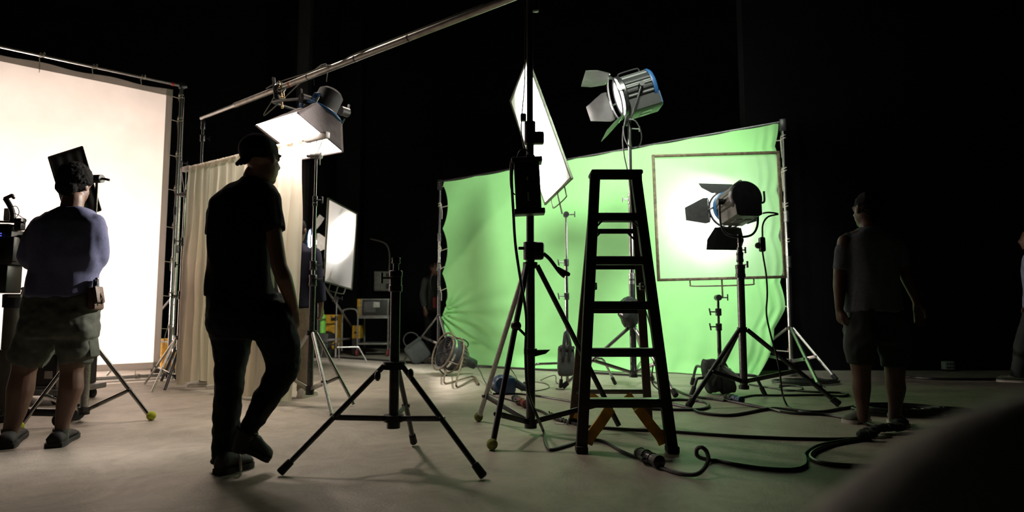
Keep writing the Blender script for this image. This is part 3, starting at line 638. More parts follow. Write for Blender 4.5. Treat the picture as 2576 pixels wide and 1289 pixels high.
# lamp beyond the curtain
lx, ly = XYp(802, 800, 9.6)
LP = at(772, 606, 9.55); LA = (sum(D1, Vector()) / 4 - LP); LA.z = -0.02; LA = Vector((0.93, 0.10, 0.0)).normalized()
stand('lamp_stand', 'stand of the lamp behind the curtain, long leg reaching right', (lx, ly), 0.25, Z(802, 857, 9.6), Z(812, 705, 9.6),
      [fl(922, 880), (lx - 0.7, ly + 0.3, 0), (lx - 0.2, ly - 0.7, 0)], [(0.2, 1.25, 0.022, DARKST), (1.25, 1.58, 0.017, STEEL)], foot='none', m_leg=mat('dull_leg', (0.3, 0.28, 0.27), 0.4, 0.6), leg_r=0.018, brace_t=0.80)
fr_l, Ql = fresnel('fresnel_lamp', 'lamp behind the curtain facing the oblique panel', at(748, 606, 9.5), LA, 0.17, 0.22, (lx, ly, 1.58), 520, 92,
                   {'top': 1.05, 'bottom': 1.1, 'left': 0.9}, (1, 0.86, 0.72), blend=0.9, door_len=1.25, door_m=mat('pale_barn_door', (0.30, 0.29, 0.28), 0.5, 0.2), lever=False)

# ---------------------------------------------------------------- empty tripod in the foreground
ex, ey = XYp(990, 1060, 3.42)
ec = stand('light_stand', 'empty black tripod stand in the middle of the foreground', (ex, ey), Z(988, 1076, 3.42), Z(988, 1052, 3.42), Z(988, 920, 3.42),
      [fl(703, 1199), fl(1217, 1208), fl(1041, 1121)], [(0.19, Z(988, 690, 3.42), 0.0265, GUN), (0.9, Z(990, 652, 3.42), 0.016, GUN)],
      collars=[(Z(990, 735, 3.42), 0.115, 0.036), (Z(990, 664, 3.42), 0.033, 0.024)], knobs=[(Z(990, 700, 3.42), pi + 0.15, 0.045)], m_leg=GUN, m_pole=GUN, leg_r=0.0145, brace_t=0.50, hub=0.075, cat='stand')
for px_, py_, yy in ((950, 946, 3.33), (1033, 941, 3.34)):
    MB().sphere(at(px_, py_, yy), 0.016, 0.022, 0.028).build('lock_knob', SATIN, ec)

# ---------------------------------------------------------------- tall crank stand with its control box
wx, wy = XYp(1335, 1070, 4.25)
ZA = Z(1335, 668, 4.25)
ws = stand('crank_stand', 'tall dark crank stand in the centre, rising to the overhead pipe', (wx, wy), Z(1335, 1076, 4.25), Z(1335, 1060, 4.25), ZA,
      [fl(1204, 1061), fl(1238, 1133), fl(1560, 1085)], [(0.09, ZA + 0.1, 0.030, GUN), (ZA + 0.05, 1.95, 0.026, GUN), (1.95, 3.12, 0.022, GUN)],
      m_leg=GUN, m_pole=GUN, leg_r=0.018, hub=0.062, balls=['dirty', 'dirty', 'none'], brace_t=0.84, brace_m=SATIN, m_legs=[ALU, GUN, GUN])
W0 = Vector((wx, wy, 0))
def Wz(py): return Z(1335, py, 4.25)
MB().lathe([(0, 0.03), (0.005, 0.046), (0.12, 0.046), (0.125, 0.03)], W0 + UP * (Wz(655)), (0, 0, 1), 18).build('winch_collar', SATIN, ws)
MB().box(W0 + Vector((0.055, -0.01, Wz(632))), (0.075, 0.07, 0.12), None, 0.02).build('winch_housing', SATIN, ws)
MB().path(smooth_pts([W0 + Vector((0.09, -0.03, Wz(640))), W0 + Vector((0.13, -0.05, Wz(655))), W0 + Vector((0.19, -0.06, Wz(686))), W0 + Vector((0.225, -0.06, Wz(698)))], 4), 0.0125, 10).build('crank_arm', GUN, ws)
MB().lathe([(0, 0.012), (0.01, 0.016), (0.09, 0.014), (0.1, 0.008)], W0 + Vector((0.17, -0.06, Wz(677))), Vector((0.06, 0, -0.03)), 12).build('crank_grip', RUBBER, ws)
MB().box(W0 + Vector((-0.055, 0, Wz(625))), (0.05, 0.03, 0.02), None, 0.005).build('pawl', SATIN, ws)
MB().lathe([(0, 0.03), (0.004, 0.044), (0.04, 0.044), (0.044, 0.03)], W0 + UP * Wz(893), (0, 0, 1), 16).build('mid_collar', SATIN, ws)
MB().prism([W0 + Vector((0.03, 0, Wz(881))), W0 + Vector((0.13, -0.01, Wz(880))), W0 + Vector((0.10, -0.01, Wz(890))), W0 + Vector((0.03, 0, Wz(897)))], (0, 1, 0), 0.03).build('collar_lever', SATIN, ws)
lgp = W0.lerp(fl(1238, 1133), 0.40)
lgp = at(1298, 820, 4.05); MB().sphere(lgp, 0.035, 0.03, 0.032).build('leg_lock', SATIN, ws)
MB().tube(lgp, lgp + Vector((0.06, -0.03, -0.06)), 0.009, n=8).build('leg_lock_lever', SATIN, ws)
MB().lathe([(0, 0.025), (0.004, 0.038), (0.16, 0.038), (0.165, 0.025)], W0 + UP * Wz(365), (0, 0, 1), 16).build('upper_collar', SATIN, ws)
MB().box(W0 + Vector((0.05, -0.01, Wz(349))), (0.09, 0.06, 0.085), None, 0.012).build('brake_box', SATIN, ws)
MB().box(W0 + Vector((-0.045, -0.01, Wz(297))), (0.04, 0.05, 0.05), None, 0.01).build('catch', SATIN, ws)
MB().box(W0 + Vector((0.04, -0.0, Wz(12))), (0.05, 0.05, 0.10), None, 0.012).build('head_clamp', SATIN, ws)
MB().path(smooth_pts([W0 + Vector((-0.03, -0.03, 2.9)), W0 + Vector((-0.035, -0.03, 2.4)), W0 + Vector((-0.06, -0.03, 2.05)), W0 + Vector((-0.04, -0.04, Wz(380)))], 6), 0.004, 6).build('winch_wire', CABLE, ws)
cbx = thing('lamp_ballast', 'black control box hung on the crank stand in front of the diamond panel', 'box', W0 + Vector((0, -0.07, Wz(535))))
tl = 0.05; X1 = Vector((cos(tl), 0, sin(tl))); Z1 = Vector((sin(tl) * 1.0, 0, -cos(tl)))       # slightly tilted
Y1 = Vector((0, 1, 0)); bc = at(1327, 470, 4.12)
bw, bh, bd_ = 0.165, 0.34, 0.10
MB().box(bc, (bw, bd_, bh), (X1, Y1, Z1), 0.006).build('body', BLACK, cbx)
for s in (-1, 1):
    MB().box(bc + Z1 * (s * bh / 2) + X1 * 0.004, (bw + 0.035, bd_ + 0.02, 0.035), (X1, Y1, Z1), 0.006).build('end_frame', BLACK, cbx)
for zz, hh, cc in ((-0.045, 0.024, (0.55, 0.85, 0.35)), (0.075, 0.058, (0.6, 0.8, 0.55))):
    n = 3 if hh < 0.03 else 6
    pl = MB()
    for i in range(n):
        zc = zz - hh / 2 + hh * (i + 0.5) / n
        for k in range(2):
            pl.box(bc + Z1 * zc + X1 * (0.0 + (k - 0.5) * 0.007) - Y1 * (bd_ / 2 + 0.0012), (0.0045, 0.001, hh / n * 0.62), (X1, Y1, Z1))
    pl.box(bc + Z1 * zz + X1 * 0.0 - Y1 * (bd_ / 2 + 0.0008), (0.002, 0.0006, hh), (X1, Y1, Z1))
    pl.build('worn_marking', mat('reflective_marking', (0.5, 0.6, 0.42), 0.4), cbx, label='worn pale marking')
MB().path(smooth_pts([bc - Z1 * 0.17 - X1 * 0.06, bc - Z1 * 0.20 - X1 * 0.085, bc - Z1 * 0.15 - X1 * 0.105, bc - X1 * 0.11, bc + Z1 * 0.05 - X1 * 0.085], 5), 0.004, 6).build('loop_lead', CABLE, cbx)
MB().path(smooth_pts([bc - Z1 * 0.17 - X1 * 0.07, bc - Z1 * 0.24 - X1 * 0.04, bc - Z1 * 0.25 + X1 * 0.0, bc - Z1 * 0.22 + X1 * 0.02], 5), 0.004, 6).build('loop_lead', CABLE, cbx)
MB().box(bc - Z1 * 0.19 + X1 * 0.03 + Y1 * 0.02, (0.06, 0.06, 0.05), None, 0.012).build('hook', SATIN, cbx)

# ---------------------------------------------------------------- step ladder
ORANGE = mat('fibreglass_orange', (0.75, 0.38, 0.02), 0.5, 0, 0.25, 14)
LADB = mat('ladder_dark_rail', (0.014, 0.012, 0.010), 0.55, 0, 0.3)
TREAD = mat('ladder_tread', (0.30, 0.30, 0.29), 0.4, 0.7, 0.2)
FL, FR, RL_, RR = fl(1463, 1139), fl(1691, 1139), fl(1441, 1067), fl(1632, 1069)
CPx = at(1549, 445, 3.98); capz = Z(1549, 437, 3.98)
ld = thing('step_ladder', 'dark step ladder with orange corner braces in front of the green screen', 'ladder', (FL + FR + RL_ + RR) / 4)
TFL, TFR = at(1497, 440, 3.95), at(1599, 440, 3.95); TRL, TRR = at(1499, 448, 4.06), at(1594, 448, 4.06)
def rail(a, b, w0, th, name, m): 
    return MB().bar(a, b, w0, th, hint=Vector((1, 0, 0)), bev=0.004).build(name, m, ld)
for a, b in ((FL, TFL), (FR, TFR)):
    o = rail(a + UP * 0.012, b, 0.05, 0.062, 'front_rail', LADB)
    MB().box(a + UP * 0.02, (0.068, 0.09, 0.04), None, 0.008).build('shoe', RUBBER, o)
for a, b in ((RL_, TRL), (RR, TRR)):
    o = rail(a + UP * 0.012, b, 0.035, 0.055, 'rear_rail', mat('ladder_brown_rail', (0.06, 0.035, 0.018), 0.55, 0, 0.3))
    MB().box(a + UP * 0.02, (0.06, 0.06, 0.04), None, 0.006).build('shoe', RUBBER, o)
MB().box((CPx.x, 4.0, capz + 0.0), (0.325, 0.17, 0.03), None, 0.01).build('top_cap', LADB, ld)
MB().box((CPx.x, 3.915, capz - 0.025), (0.25, 0.014, 0.055), None, 0.004).build('cap_label', mat('dark_sticker', (0.02, 0.016, 0.01), 0.6), ld)
for s in (-1, 1): MB().box((CPx.x + s * 0.142, 4.0, capz - 0.03), (0.03, 0.15, 0.085), None, 0.008).build('cap_bracket', GREYMET, ld)
def rail_at(a, b, z): return a.lerp(b, (z - a.z) / (b.z - a.z))
for py in (1015, 888, 770, 657, 548):
    Yg = 3.724 + (3.95 - 3.724) * (1139 - py) / 700; z = Z(1570, py, Yg)
    a, b = rail_at(FL, TFL, z), rail_at(FR, TFR, z)
    st = MB().box((a + b) / 2 + Vector((0, 0.02, 0)), ((b - a).length, 0.085, 0.045), None, 0.004).build('step', LADB, ld)
    MB().box((a + b) / 2 + Vector((0, 0.02, 0.0255)), ((b - a).length - 0.05, 0.08, 0.004), None, 0.001).build('tread', TREAD, st)
for py in (985, 783, 673, 583):
    Yg = 4.645 + (4.06 - 4.645) * (1067 - py) / 620; z = Z(1540, py, Yg)
    a, b = rail_at(RL_, TRL, z), rail_at(RR, TRR, z)
    MB().box((a + b) / 2, ((b - a).length, 0.02, 0.032), None, 0.003).build('rear_bar', TREAD if py > 900 else LADB, ld)
def gusset(p, q, th, m, w=0.05):
    MB().bar(p, q, w, th, hint=Vector((0, 1, 0)), bev=0.003).build('corner_brace', m, ld)
def brace(rp, bp, yo, m):                              # bent plate from the bottom of a rail up to the lowest bar
    mid = rp.lerp(bp, 0.5) + (Vector((0, 0, 1)) * 0.0) + Vector(((bp.x - rp.x) * 0.06, 0, 0.015))
    pts = smooth_pts([rp, rp.lerp(mid, 0.35) + Vector(((rp.x - bp.x) * 0.06, 0, 0.0)), mid, bp], 4)
    mb = MB(); prev = None
    for i, p in enumerate(pts):
        t = (pts[min(i + 1, len(pts) - 1)] - pts[max(i - 1, 0)]).normalized(); w = Vector((0, 1, 0)).cross(t) * 0.030; d = Vector((0, 0.012, 0))
        R = [mb.bm.verts.new(p + s * w + k * d) for s, k in ((-1, -1), (1, -1), (1, 1), (-1, 1))]
        if prev: mb.bridge(prev, R)
        else: mb.cap(R, True)
        prev = R
    mb.cap(prev); mb.build('corner_brace', m, ld, label='orange corner brace')
zs = Z(1570, 1028, 3.76); za = 0.10
a, b = rail_at(FL, TFL, zs), rail_at(FR, TFR, zs)
brace(rail_at(FL, TFL, za) + Vector((0.03, 0.03, -0.06)), a + Vector((0.16, 0.03, 0.0)), 0, ORANGE)
brace(rail_at(FR, TFR, za) + Vector((-0.03, 0.03, -0.06)), b + Vector((-0.16, 0.03, 0.0)), 0, ORANGE)
zs = Z(1540, 992, 4.57)
a, b = rail_at(RL_, TRL, zs), rail_at(RR, TRR, zs)
brace(rail_at(RL_, TRL, za) + Vector((0.02, 0.0, -0.06)), a + Vector((0.14, 0.0, 0.0)), 0, ORANGE)
brace(rail_at(RR, TRR, za) + Vector((-0.02, 0.0, -0.06)), b + Vector((-0.14, 0.0, 0.0)), 0, ORANGE)
for (pl, pr, T1_, T2_, py, Yg) in ((FL, FR, TFL, TFR, 556, 3.93), (RL_, RR, TRL, TRR, 588, 4.2)):
    z = Z(1550, py, Yg); a, b = rail_at(pl, T1_, z), rail_at(pr, T2_, z)
    gusset(a + Vector((0.012, 0, -0.05)), a + Vector((0.06, 0, 0.0)), 0.012, LADB, 0.012); gusset(b + Vector((-0.012, 0, -0.05)), b + Vector((-0.06, 0, 0.0)), 0.012, LADB, 0.012)
for T_, B_, T2_, B2_ in ((TFL, FL, TRL, RL_), (TFR, FR, TRR, RR)):
    z = Z(1600, 722, 3.9); a, b = rail_at(B_, T_, z), rail_at(B2_, T2_, z + 0.02)
    s = 1 if B_ is FL else -1
    MB().bar(a + Vector((0.03 * s, 0, 0)), b + Vector((0.02 * s, 0, 0)), 0.022, 0.008, bev=0.002).build('spreader', DARKST, ld)
    MB().box(a.lerp(b, 0.25) + Vector((0.035 * s, 0, 0.0)), (0.03, 0.06, 0.045), None, 0.006).build('spreader_lock', GREYMET, ld)
# ---------------------------------------------------------------- people
def limb(bm, chain, n=14, end0=True, end1=True):
    """chain of (point, radius) -> closed round-ended tube"""
    P = [Vector(p) for p, r in chain]; R = [r for p, r in chain]
    pts, rad = [], []
    d0 = (P[1] - P[0]).normalized(); d1 = (P[-1] - P[-2]).normalized()
    if end0:
        for k in (0.98, 0.85, 0.5): pts.append(P[0] - d0 * R[0] * k); rad.append(R[0] * sqrt(1 - k * k))
    for i in range(len(P) - 1):
        for j in range(3):
            t = j / 3; pts.append(P[i].lerp(P[i + 1], t)); rad.append(R[i] * (1 - t) + R[i + 1] * t)
    pts.append(P[-1]); rad.append(R[-1])
    if end1:
        for k in (0.5, 0.85, 0.98): pts.append(P[-1] + d1 * R[-1] * k); rad.append(R[-1] * sqrt(1 - k * k))
    mb = MB.__new__(MB); mb.bm = bm; mb.path(pts, 0, n, rad=rad)
def torso(bm, rings, n=28):
    """rings: (centre, half width, half depth, yaw) stacked"""
    mb = MB.__new__(MB); mb.bm = bm; prev = None; full = []
    for i in range(len(rings) - 1):
        a, b = rings[i], rings[i + 1]
        for j in range(3):
            t = j / 3; full.append((Vector(a[0]).lerp(Vector(b[0]), t), a[1] * (1 - t) + b[1] * t, a[2] * (1 - t) + b[2] * t, a[3] * (1 - t) + b[3] * t))
    full.append((Vector(rings[-1][0]), *rings[-1][1:]))
    for c, hw, hd, yaw in full:
        u = Vector((cos(yaw), sin(yaw), 0)); v = Vector((-sin(yaw), cos(yaw), 0)); ring = []
        for k in range(n):
            a = 2 * pi * k / n; ca, sa = cos(a), sin(a); e = 0.82
            ring.append(bm.verts.new(c + u * (hw * math.copysign(abs(ca) ** e, ca)) + v * (hd * math.copysign(abs(sa) ** e, sa))))
        if prev: mb.bridge(prev, ring)
        else: mb.cap(ring, True)
        prev = ring
    mb.cap(prev)
def ell(bm, c, rx, ry, rz, ax, n=14):
    mb = MB.__new__(MB); mb.bm = bm; mb.sphere(c, rx, ry, rz, n, ax)
def fuse(bm, name, m, parent, voxel, smooth=4, wrinkle=None, label=None):
    bmesh.ops.recalc_face_normals(bm, faces=bm.faces[:])
    mb = MB.__new__(MB); mb.bm = bm; o = mb.build(name, m, parent, ang=180, label=label)
    r = o.modifiers.new('r', 'REMESH'); r.mode = 'VOXEL'; r.voxel_size = voxel
    s = o.modifiers.new('s', 'SMOOTH'); s.factor = 0.5; s.iterations = smooth
    bpy.context.view_layer.update(); dg = bpy.context.evaluated_depsgraph_get()
    me = bpy.data.meshes.new_from_object(o.evaluated_get(dg)); o.modifiers.clear(); old = o.data; o.data = me; bpy.data.meshes.remove(old)
    if not me.materials: me.materials.append(m)
    if wrinkle:
        L = ORI[parent.name]; co = []
        for v in me.vertices: co.append(v.co + v.normal * wrinkle(v.co + L))
        for v, c in zip(me.vertices, co): v.co = c
    for p in me.polygons: p.use_smooth = True
    return o
def wr(amp, sx, sz, seed=0.0, dirv=(1, 1, 1)):
    def f(p):
        return amp * (noise.noise(Vector((p.x * sx, p.y * sx, p.z * sz + seed))) + 0.5 * noise.noise(Vector((p.x * sx * 2.3 + seed, p.y * sx * 2.3, p.z * sz * 2.1))))
    return f
def axes(face, tilt=0.0):
    f = Vector(face).normalized(); r = f.cross(UP).normalized(); u = r.cross(f).normalized()
    if tilt: r, u = r * cos(tilt) + u * sin(tilt), u * cos(tilt) - r * sin(tilt)
    return f, r, u
def add_head(bm, c, face, H=0.235, tilt=0.0):
    """c: middle of the head; face: where it looks; H: chin to crown"""
    f, r, u = axes(face, tilt); k = H / 0.235; A = (r, f, u); Q = lambda x, y, z: Vector(c) + (r * x + f * y + u * z) * k
    E = lambda x, y, z, a, b, d: ell(bm, Q(x, y, z), a * k, b * k, d * k, A)
    E(0, -0.012, 0.032, 0.076, 0.096, 0.086); E(0, 0.022, -0.045, 0.061, 0.072, 0.076); E(0, 0.062, -0.098, 0.027, 0.024, 0.022)
    limb(bm, [(Q(0, 0.086, 0.012), 0.009 * k), (Q(0, 0.108, -0.028), 0.014 * k), (Q(0, 0.096, -0.036), 0.012 * k)], 10)
    for s in (-1, 1):
        E(s * 0.031, 0.079, 0.006, 0.013, 0.010, 0.009); E(s * 0.034, 0.080, 0.026, 0.022, 0.012, 0.007); E(s * 0.080, 0.000, -0.012, 0.010, 0.020, 0.031)
        E(s * 0.030, 0.052, -0.030, 0.026, 0.026, 0.030); E(s * 0.016, 0.096, -0.034, 0.009, 0.009, 0.007)
    E(0, 0.086, -0.060, 0.024, 0.010, 0.006); E(0, 0.084, -0.071, 0.021, 0.010, 0.007)
    return Q, f, r, u
def add_hand(bm, wrist, d, palm, size=0.185, curl=0.5, thumb=1):
    """d: wrist to fingers, palm: the palm's facing; thumb: +1 / -1 side"""
    d = Vector(d).normalized(); p = Vector(palm); p = (p - d * p.dot(d)).normalized(); s = d.cross(p) * thumb; k = size / 0.185
    W = Vector(wrist)
    for off in (-0.026, -0.009, 0.009, 0.026): limb(bm, [(W + s * off * 0.7, 0.017 * k), (W + (d * 0.045 + s * off) * k, 0.0145 * k), (W + (d * 0.088 + s * off * 1.1) * k, 0.0125 * k)], 10)
    for off, ln, c in ((0.030, 0.072, 0.8), (0.0105, 0.080, 1.0), (-0.010, 0.075, 1.1), (-0.029, 0.058, 1.25)):
        q = W + (d * 0.090 + s * off * 1.12) * k; a = curl * c * 0.5; ch = [(q, 0.0105 * k)]; L = ln * k
        for seg, rr in ((0.45, 0.0098), (0.32, 0.0088), (0.23, 0.0075)):
            q = q + (d * cos(a) + p * sin(a)) * L * seg; ch.append((q, rr * k)); a += curl * c * 0.75
        limb(bm, ch, 8)
    q = W + (d * 0.022 + s * 0.026 + p * 0.006) * k
    limb(bm, [(q, 0.015 * k), (q + (d * 0.030 + s * 0.022 + p * 0.010) * k, 0.0125 * k), (q + (d * 0.060 + s * 0.026 + p * 0.020) * k, 0.0105 * k), (q + (d * 0.083 + s * 0.020 + p * 0.026) * k, 0.0085 * k)], 9)
def shoe(name, heel, toe, width, m, parent, sole_m, h=0.085, up=UP, toe_h=0.055, label=None):
    heel, toe = Vector(heel), Vector(toe); d = (toe - heel); L = d.length; d.normalize(); up = (Vector(up) - d * Vector(up).dot(d)).normalized(); s = d.cross(up)
    prof = [(0.0, 0.30, 0.55), (0.03, 0.36, 0.9), (0.15, 0.40, 1.0), (0.32, 0.38, 1.0), (0.5, 0.40, 0.80), (0.68, 0.48, 0.66), (0.84, 0.47, 0.56), (0.94, 0.36, 0.46), (1.0, 0.16, 0.30)]
    bm = bmesh.new(); mb = MB.__new__(MB); mb.bm = bm; prev = None
    for t, w, hh in prof:
        ring = []
        for k in range(16):
            a = 2 * pi * k / 16; z = h * hh * (0.5 + 0.5 * sin(a)); x = width * w * cos(a) * (1.0 if sin(a) < 0.2 else 0.86)
            ring.append(bm.verts.new(heel + d * L * t + s * x + up * (z + 0.016)))
        if prev: mb.bridge(prev, ring)
        else: mb.cap(ring, True)
        prev = ring
    mb.cap(prev); o = mb.build(name, m, parent, ang=70, label=label)
    mb = MB(); lo, hi = [], []
    side = [(t, w) for t, w, _ in prof]; loop = [(t, w) for t, w in side] + [(t, -w) for t, w in side[::-1]]
    for t, w in loop: lo.append(mb.bm.verts.new(heel + d * L * (t * 1.03 - 0.015) + s * width * w * 1.10)); hi.append(mb.bm.verts.new(heel + d * L * (t * 1.03 - 0.015) + s * width * w * 1.10 + up * 0.026))
    mb.bridge(lo, hi); mb.cap(lo, True); mb.cap(hi); mb.build('sole', sole_m, o)
    return o
TEE = mat('black_cotton', (0.010, 0.010, 0.011), 0.9, 0, 0.2, 30, 0.3, 300, spec=0.15)
JEANS = mat('dark_denim', (0.008, 0.009, 0.012), 0.85, 0, 0.3, 60, 0.3, 400, spec=0.2)
BLUEGREY = mat('blue_grey_jersey', (0.105, 0.11, 0.185), 0.9, 0, 0.12, 60, 0.08, 300, spec=0.15)
OLIVE = mat('olive_cotton', (0.075, 0.08, 0.065), 0.88, 0, 0.2, 30, 0.2, 300, spec=0.15)
SOLEW = mat('pale_shoe_sole', (0.55, 0.52, 0.48), 0.7); DARKSH = mat('dark_canvas_shoe', (0.02, 0.02, 0.022), 0.8, 0, 0.3)
HAIR = mat('black_hair', (0.005, 0.0045, 0.0045), 0.9, 0, 0.4, 80, spec=0.08)
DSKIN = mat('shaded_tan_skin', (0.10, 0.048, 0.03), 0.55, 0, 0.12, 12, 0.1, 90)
SOLED = mat('black_shoe_sole', (0.012, 0.012, 0.012), 0.8)

# ----- the walking man in the middle (seen from behind, facing away to the right)
YM = 3.25
def A(px, py, dy=0.0, Y=YM): return at(px, py, Y + dy)
def P(px, Y=YM): return px * Y / F
pm = thing('person', 'man in black tee, dark jeans and backwards cap walking in front of the curtain', 'person', fl(586, 1186))
YAW = -0.55
def TR(py, xl, xr, hd, dy=0.0, yaw=0.0): return (A((xl + xr) / 2, py, dy), P((xr - xl) / 2), hd, yaw)
bm = bmesh.new()
face = Vector((0.46, 0.88, 0.02))
add_head(bm, A(657, 400, -0.02), face, 0.245)
limb(bm, [(A(642, 440), 0.056), (A(636, 462), 0.058), (A(630, 490), 0.075)])
torso(bm, [TR(476, 590, 690, 0.07), TR(500, 545, 698, 0.10), TR(560, 540, 690, 0.115), TR(660, 540, 684, 0.115), TR(745, 535, 690, 0.11), TR(800, 535, 725, 0.12), TR(846, 548, 730, 0.11)])
limb(bm, [(A(564, 514, 0.02), 0.045), (A(542, 600, 0.09), 0.038), (A(538, 660, 0.12), 0.037), (A(548, 740, 0.28), 0.034), (A(560, 770, 0.30), 0.028)])     # left arm, forearm ahead of the body
add_hand(bm, A(562, 775, 0.31), Vector((0.3, 0.25, -0.9)), Vector((1, 0, 0.2)), 0.185, 0.6, -1)
limb(bm, [(A(684, 514, -0.03), 0.044), (A(690, 590, -0.08), 0.039), (A(702, 670, -0.10), 0.039), (A(714, 700, -0.10), 0.041), (A(727, 740, -0.06), 0.034), (A(737, 775, -0.03), 0.027)])
add_hand(bm, A(738, 778, -0.03), Vector((0.05, 0.18, -1)), Vector((-0.8, 0.5, -0.1)), 0.16, 0.75, -1)
limb(bm, [(A(585, 800, 0.04), 0.09), (A(578, 900, 0.04), 0.075), (A(577, 975, 0.03), 0.058), (A(567, 1060, 0.05), 0.052), (A(567, 1150, 0.05), 0.040)])
limb(bm, [(A(682, 805, -0.04), 0.09), (A(708, 880, 0.0), 0.075), (A(712, 935, 0.02), 0.06), (A(670, 1005, -0.02), 0.052), (A(625, 1075, -0.06), 0.042), (A(617, 1100, -0.06), 0.038)])
fuse(bm, 'body', SKIN, pm, 0.0075, 3)
bm = bmesh.new()                                           # tee shirt
torso(bm, [TR(449, 614, 664, 0.062), TR(458, 602, 672, 0.075), TR(470, 578, 686, 0.09), TR(486, 552, 697, 0.11), TR(510, 535, 702, 0.125), TR(560, 529, 694, 0.135), TR(620, 527, 689, 0.135), TR(680, 526, 687, 0.13), TR(725, 522, 695, 0.13), TR(747, 521, 700, 0.13)])
limb(bm, [(A(566, 508, 0.0), 0.055), (A(545, 540, 0.05), 0.055), (A(542, 592, 0.08), 0.050)], end1=False)
limb(bm, [(A(682, 500, -0.02), 0.056), (A(686, 538, -0.05), 0.062), (A(690, 582, -0.08), 0.062)], end1=False)
fold = wr(0.011, 9, 3.2, 1.7)
fuse(bm, 'tee_shirt', TEE, pm, 0.009, 4, lambda p: fold(p) + 0.004 * sin(p.x * 60 + p.z * 14 + 2 * noise.noise(p * 4)))
bm = bmesh.new()                                           # jeans
torso(bm, [TR(738, 526, 700, 0.125), TR(790, 525, 729, 0.155), TR(830, 530, 742, 0.15), TR(852, 535, 750, 0.13)])
limb(bm, [(A(584, 830, 0.04), 0.105), (A(582, 880, 0.04), 0.09), (A(579, 930, 0.04), 0.075), (A(577, 975, 0.03), 0.072), (A(570, 1030, 0.04), 0.068), (A(568, 1100, 0.05), 0.066), (A(569, 1160, 0.05), 0.064)], end1=False)
limb(bm, [(A(684, 805, -0.04), 0.115), (A(707, 872, 0.0), 0.096), (A(712, 912, 0.02), 0.084), (A(708, 940, 0.02), 0.078), (A(678, 990, -0.02), 0.066), (A(648, 1040, -0.05), 0.056), (A(624, 1082, -0.06), 0.046)], end1=False)
fold2 = wr(0.009, 14, 16, 4.2)
fuse(bm, 'jeans', JEANS, pm, 0.009, 3, lambda p: fold2(p))
MB().torus(A(569, 1158, 0.05), UP, 0.062, 0.013, 26, 8).build('cuff', JEANS, pm)
MB().torus(A(623, 1083, -0.06), Vector((-0.5, -0.1, -1)), 0.046, 0.010, 26, 8).build('cuff', JEANS, pm)
h, t_ = fl(549, 1196), fl(628, 1172)
shoe('shoe', h, t_, 0.105, DARKSH, pm, SOLED, 0.09)
MB().torus(A(604, 1163, 0.0), Vector((0.8, 0.4, 0.1)), 0.040, 0.006, 20, 6, R2=0.036).build('shoe_stripe', SOLEW, pm, label='pale shoe stripe')
hh = A(606, 1128, -0.06); tt = A(655, 1163, -0.02)
tt.z = max(tt.z, 0.012)
MB().lathe([(-0.05, 0.036), (0.0, 0.044), (0.06, 0.046)], A(612, 1112, -0.06), A(626, 1078, -0.06) - A(606, 1125, -0.06), 18).build('sock', DARKSH, pm)
shoe('shoe', hh, tt + Vector((0.02, 0.05, 0)), 0.10, DARKSH, pm, SOLED, 0.075, up=Vector((0.35, -0.1, 0.9)))
f, r, u = axes(face)
hc = A(655, 392, -0.02)
bm = bmesh.new()                                           # cap worn backwards
ell(bm, hc + u * 0.022 - f * 0.012, 0.087, 0.106, 0.092, (r, f, u), 24)
for k in (-0.03, 0, 0.03): limb(bm, [(hc - f * 0.09 + r * k - u * 0.035, 0.012), (hc - f * 0.118 + r * k * 0.9 - u * 0.062, 0.012)], 10)
for v in bm.verts:
    z = (v.co - hc).dot(u)
    if z < -0.03 + 0.05 * ((v.co - hc).dot(f) + 0.1) and (v.co - hc).dot(f) > -0.085: v.co += u * ((-0.03 + 0.05 * ((v.co - hc).dot(f) + 0.1)) - z)
cap_ = fuse(bm, 'cap', TEE, pm, 0.006, 3)

# ----- the man at the left with the blue-grey shirt, arms crossed
YL = 3.92
def A(px, py, dy=0.0, Y=YL): return at(px, py, Y + dy)
def P(px, Y=YL): return px * Y / F
pl_ = thing('person', 'man with curly hair, blue-grey shirt and olive shorts standing arms crossed at left', 'person', fl(90, 1120))
bm = bmesh.new(); face = Vector((0.12, 1, -0.05))
add_head(bm, A(188, 466, 0.02), face, 0.235, -0.05)
limb(bm, [(A(184, 500), 0.060), (A(180, 530), 0.064), (A(172, 550), 0.08)])
torso(bm, [TR(535, 120, 225, 0.07), TR(560, 88, 258, 0.10), TR(640, 92, 246, 0.115), TR(720, 90, 232, 0.115), TR(780, 75, 236, 0.125), TR(845, 72, 232, 0.12)])
limb(bm, [(A(96, 575, 0.02), 0.055), (A(76, 640, 0.02), 0.048), (A(74, 662, 0.05), 0.046), (A(120, 660, 0.24), 0.040), (A(185, 650, 0.29), 0.032), (A(200, 646, 0.29), 0.027)])
add_hand(bm, A(203, 645, 0.29), Vector((1, -0.1, 0.15)), Vector((0, -1, 0)), 0.18, 0.45, 1)
limb(bm, [(A(246, 575, 0.02), 0.055), (A(250, 640, 0.03), 0.048), (A(240, 668, 0.08), 0.045), (A(190, 668, 0.25), 0.040), (A(135, 660, 0.26), 0.032), (A(118, 656, 0.25), 0.027)])
add_hand(bm, A(115, 655, 0.25), Vector((-1, -0.1, 0.2)), Vector((0, -1, 0)), 0.18, 0.45, -1)
limb(bm, [(A(98, 830), 0.10), (A(68, 900), 0.078), (A(60, 935), 0.066), (A(52, 980), 0.073), (A(40, 1040), 0.054), (A(26, 1085), 0.040), (A(24, 1108), 0.040)])
limb(bm, [(A(190, 830), 0.10), (A(183, 900), 0.075), (A(180, 935), 0.062), (A(179, 975), 0.068), (A(167, 1020), 0.055), (A(157, 1065), 0.039), (A(154, 1108), 0.036)])
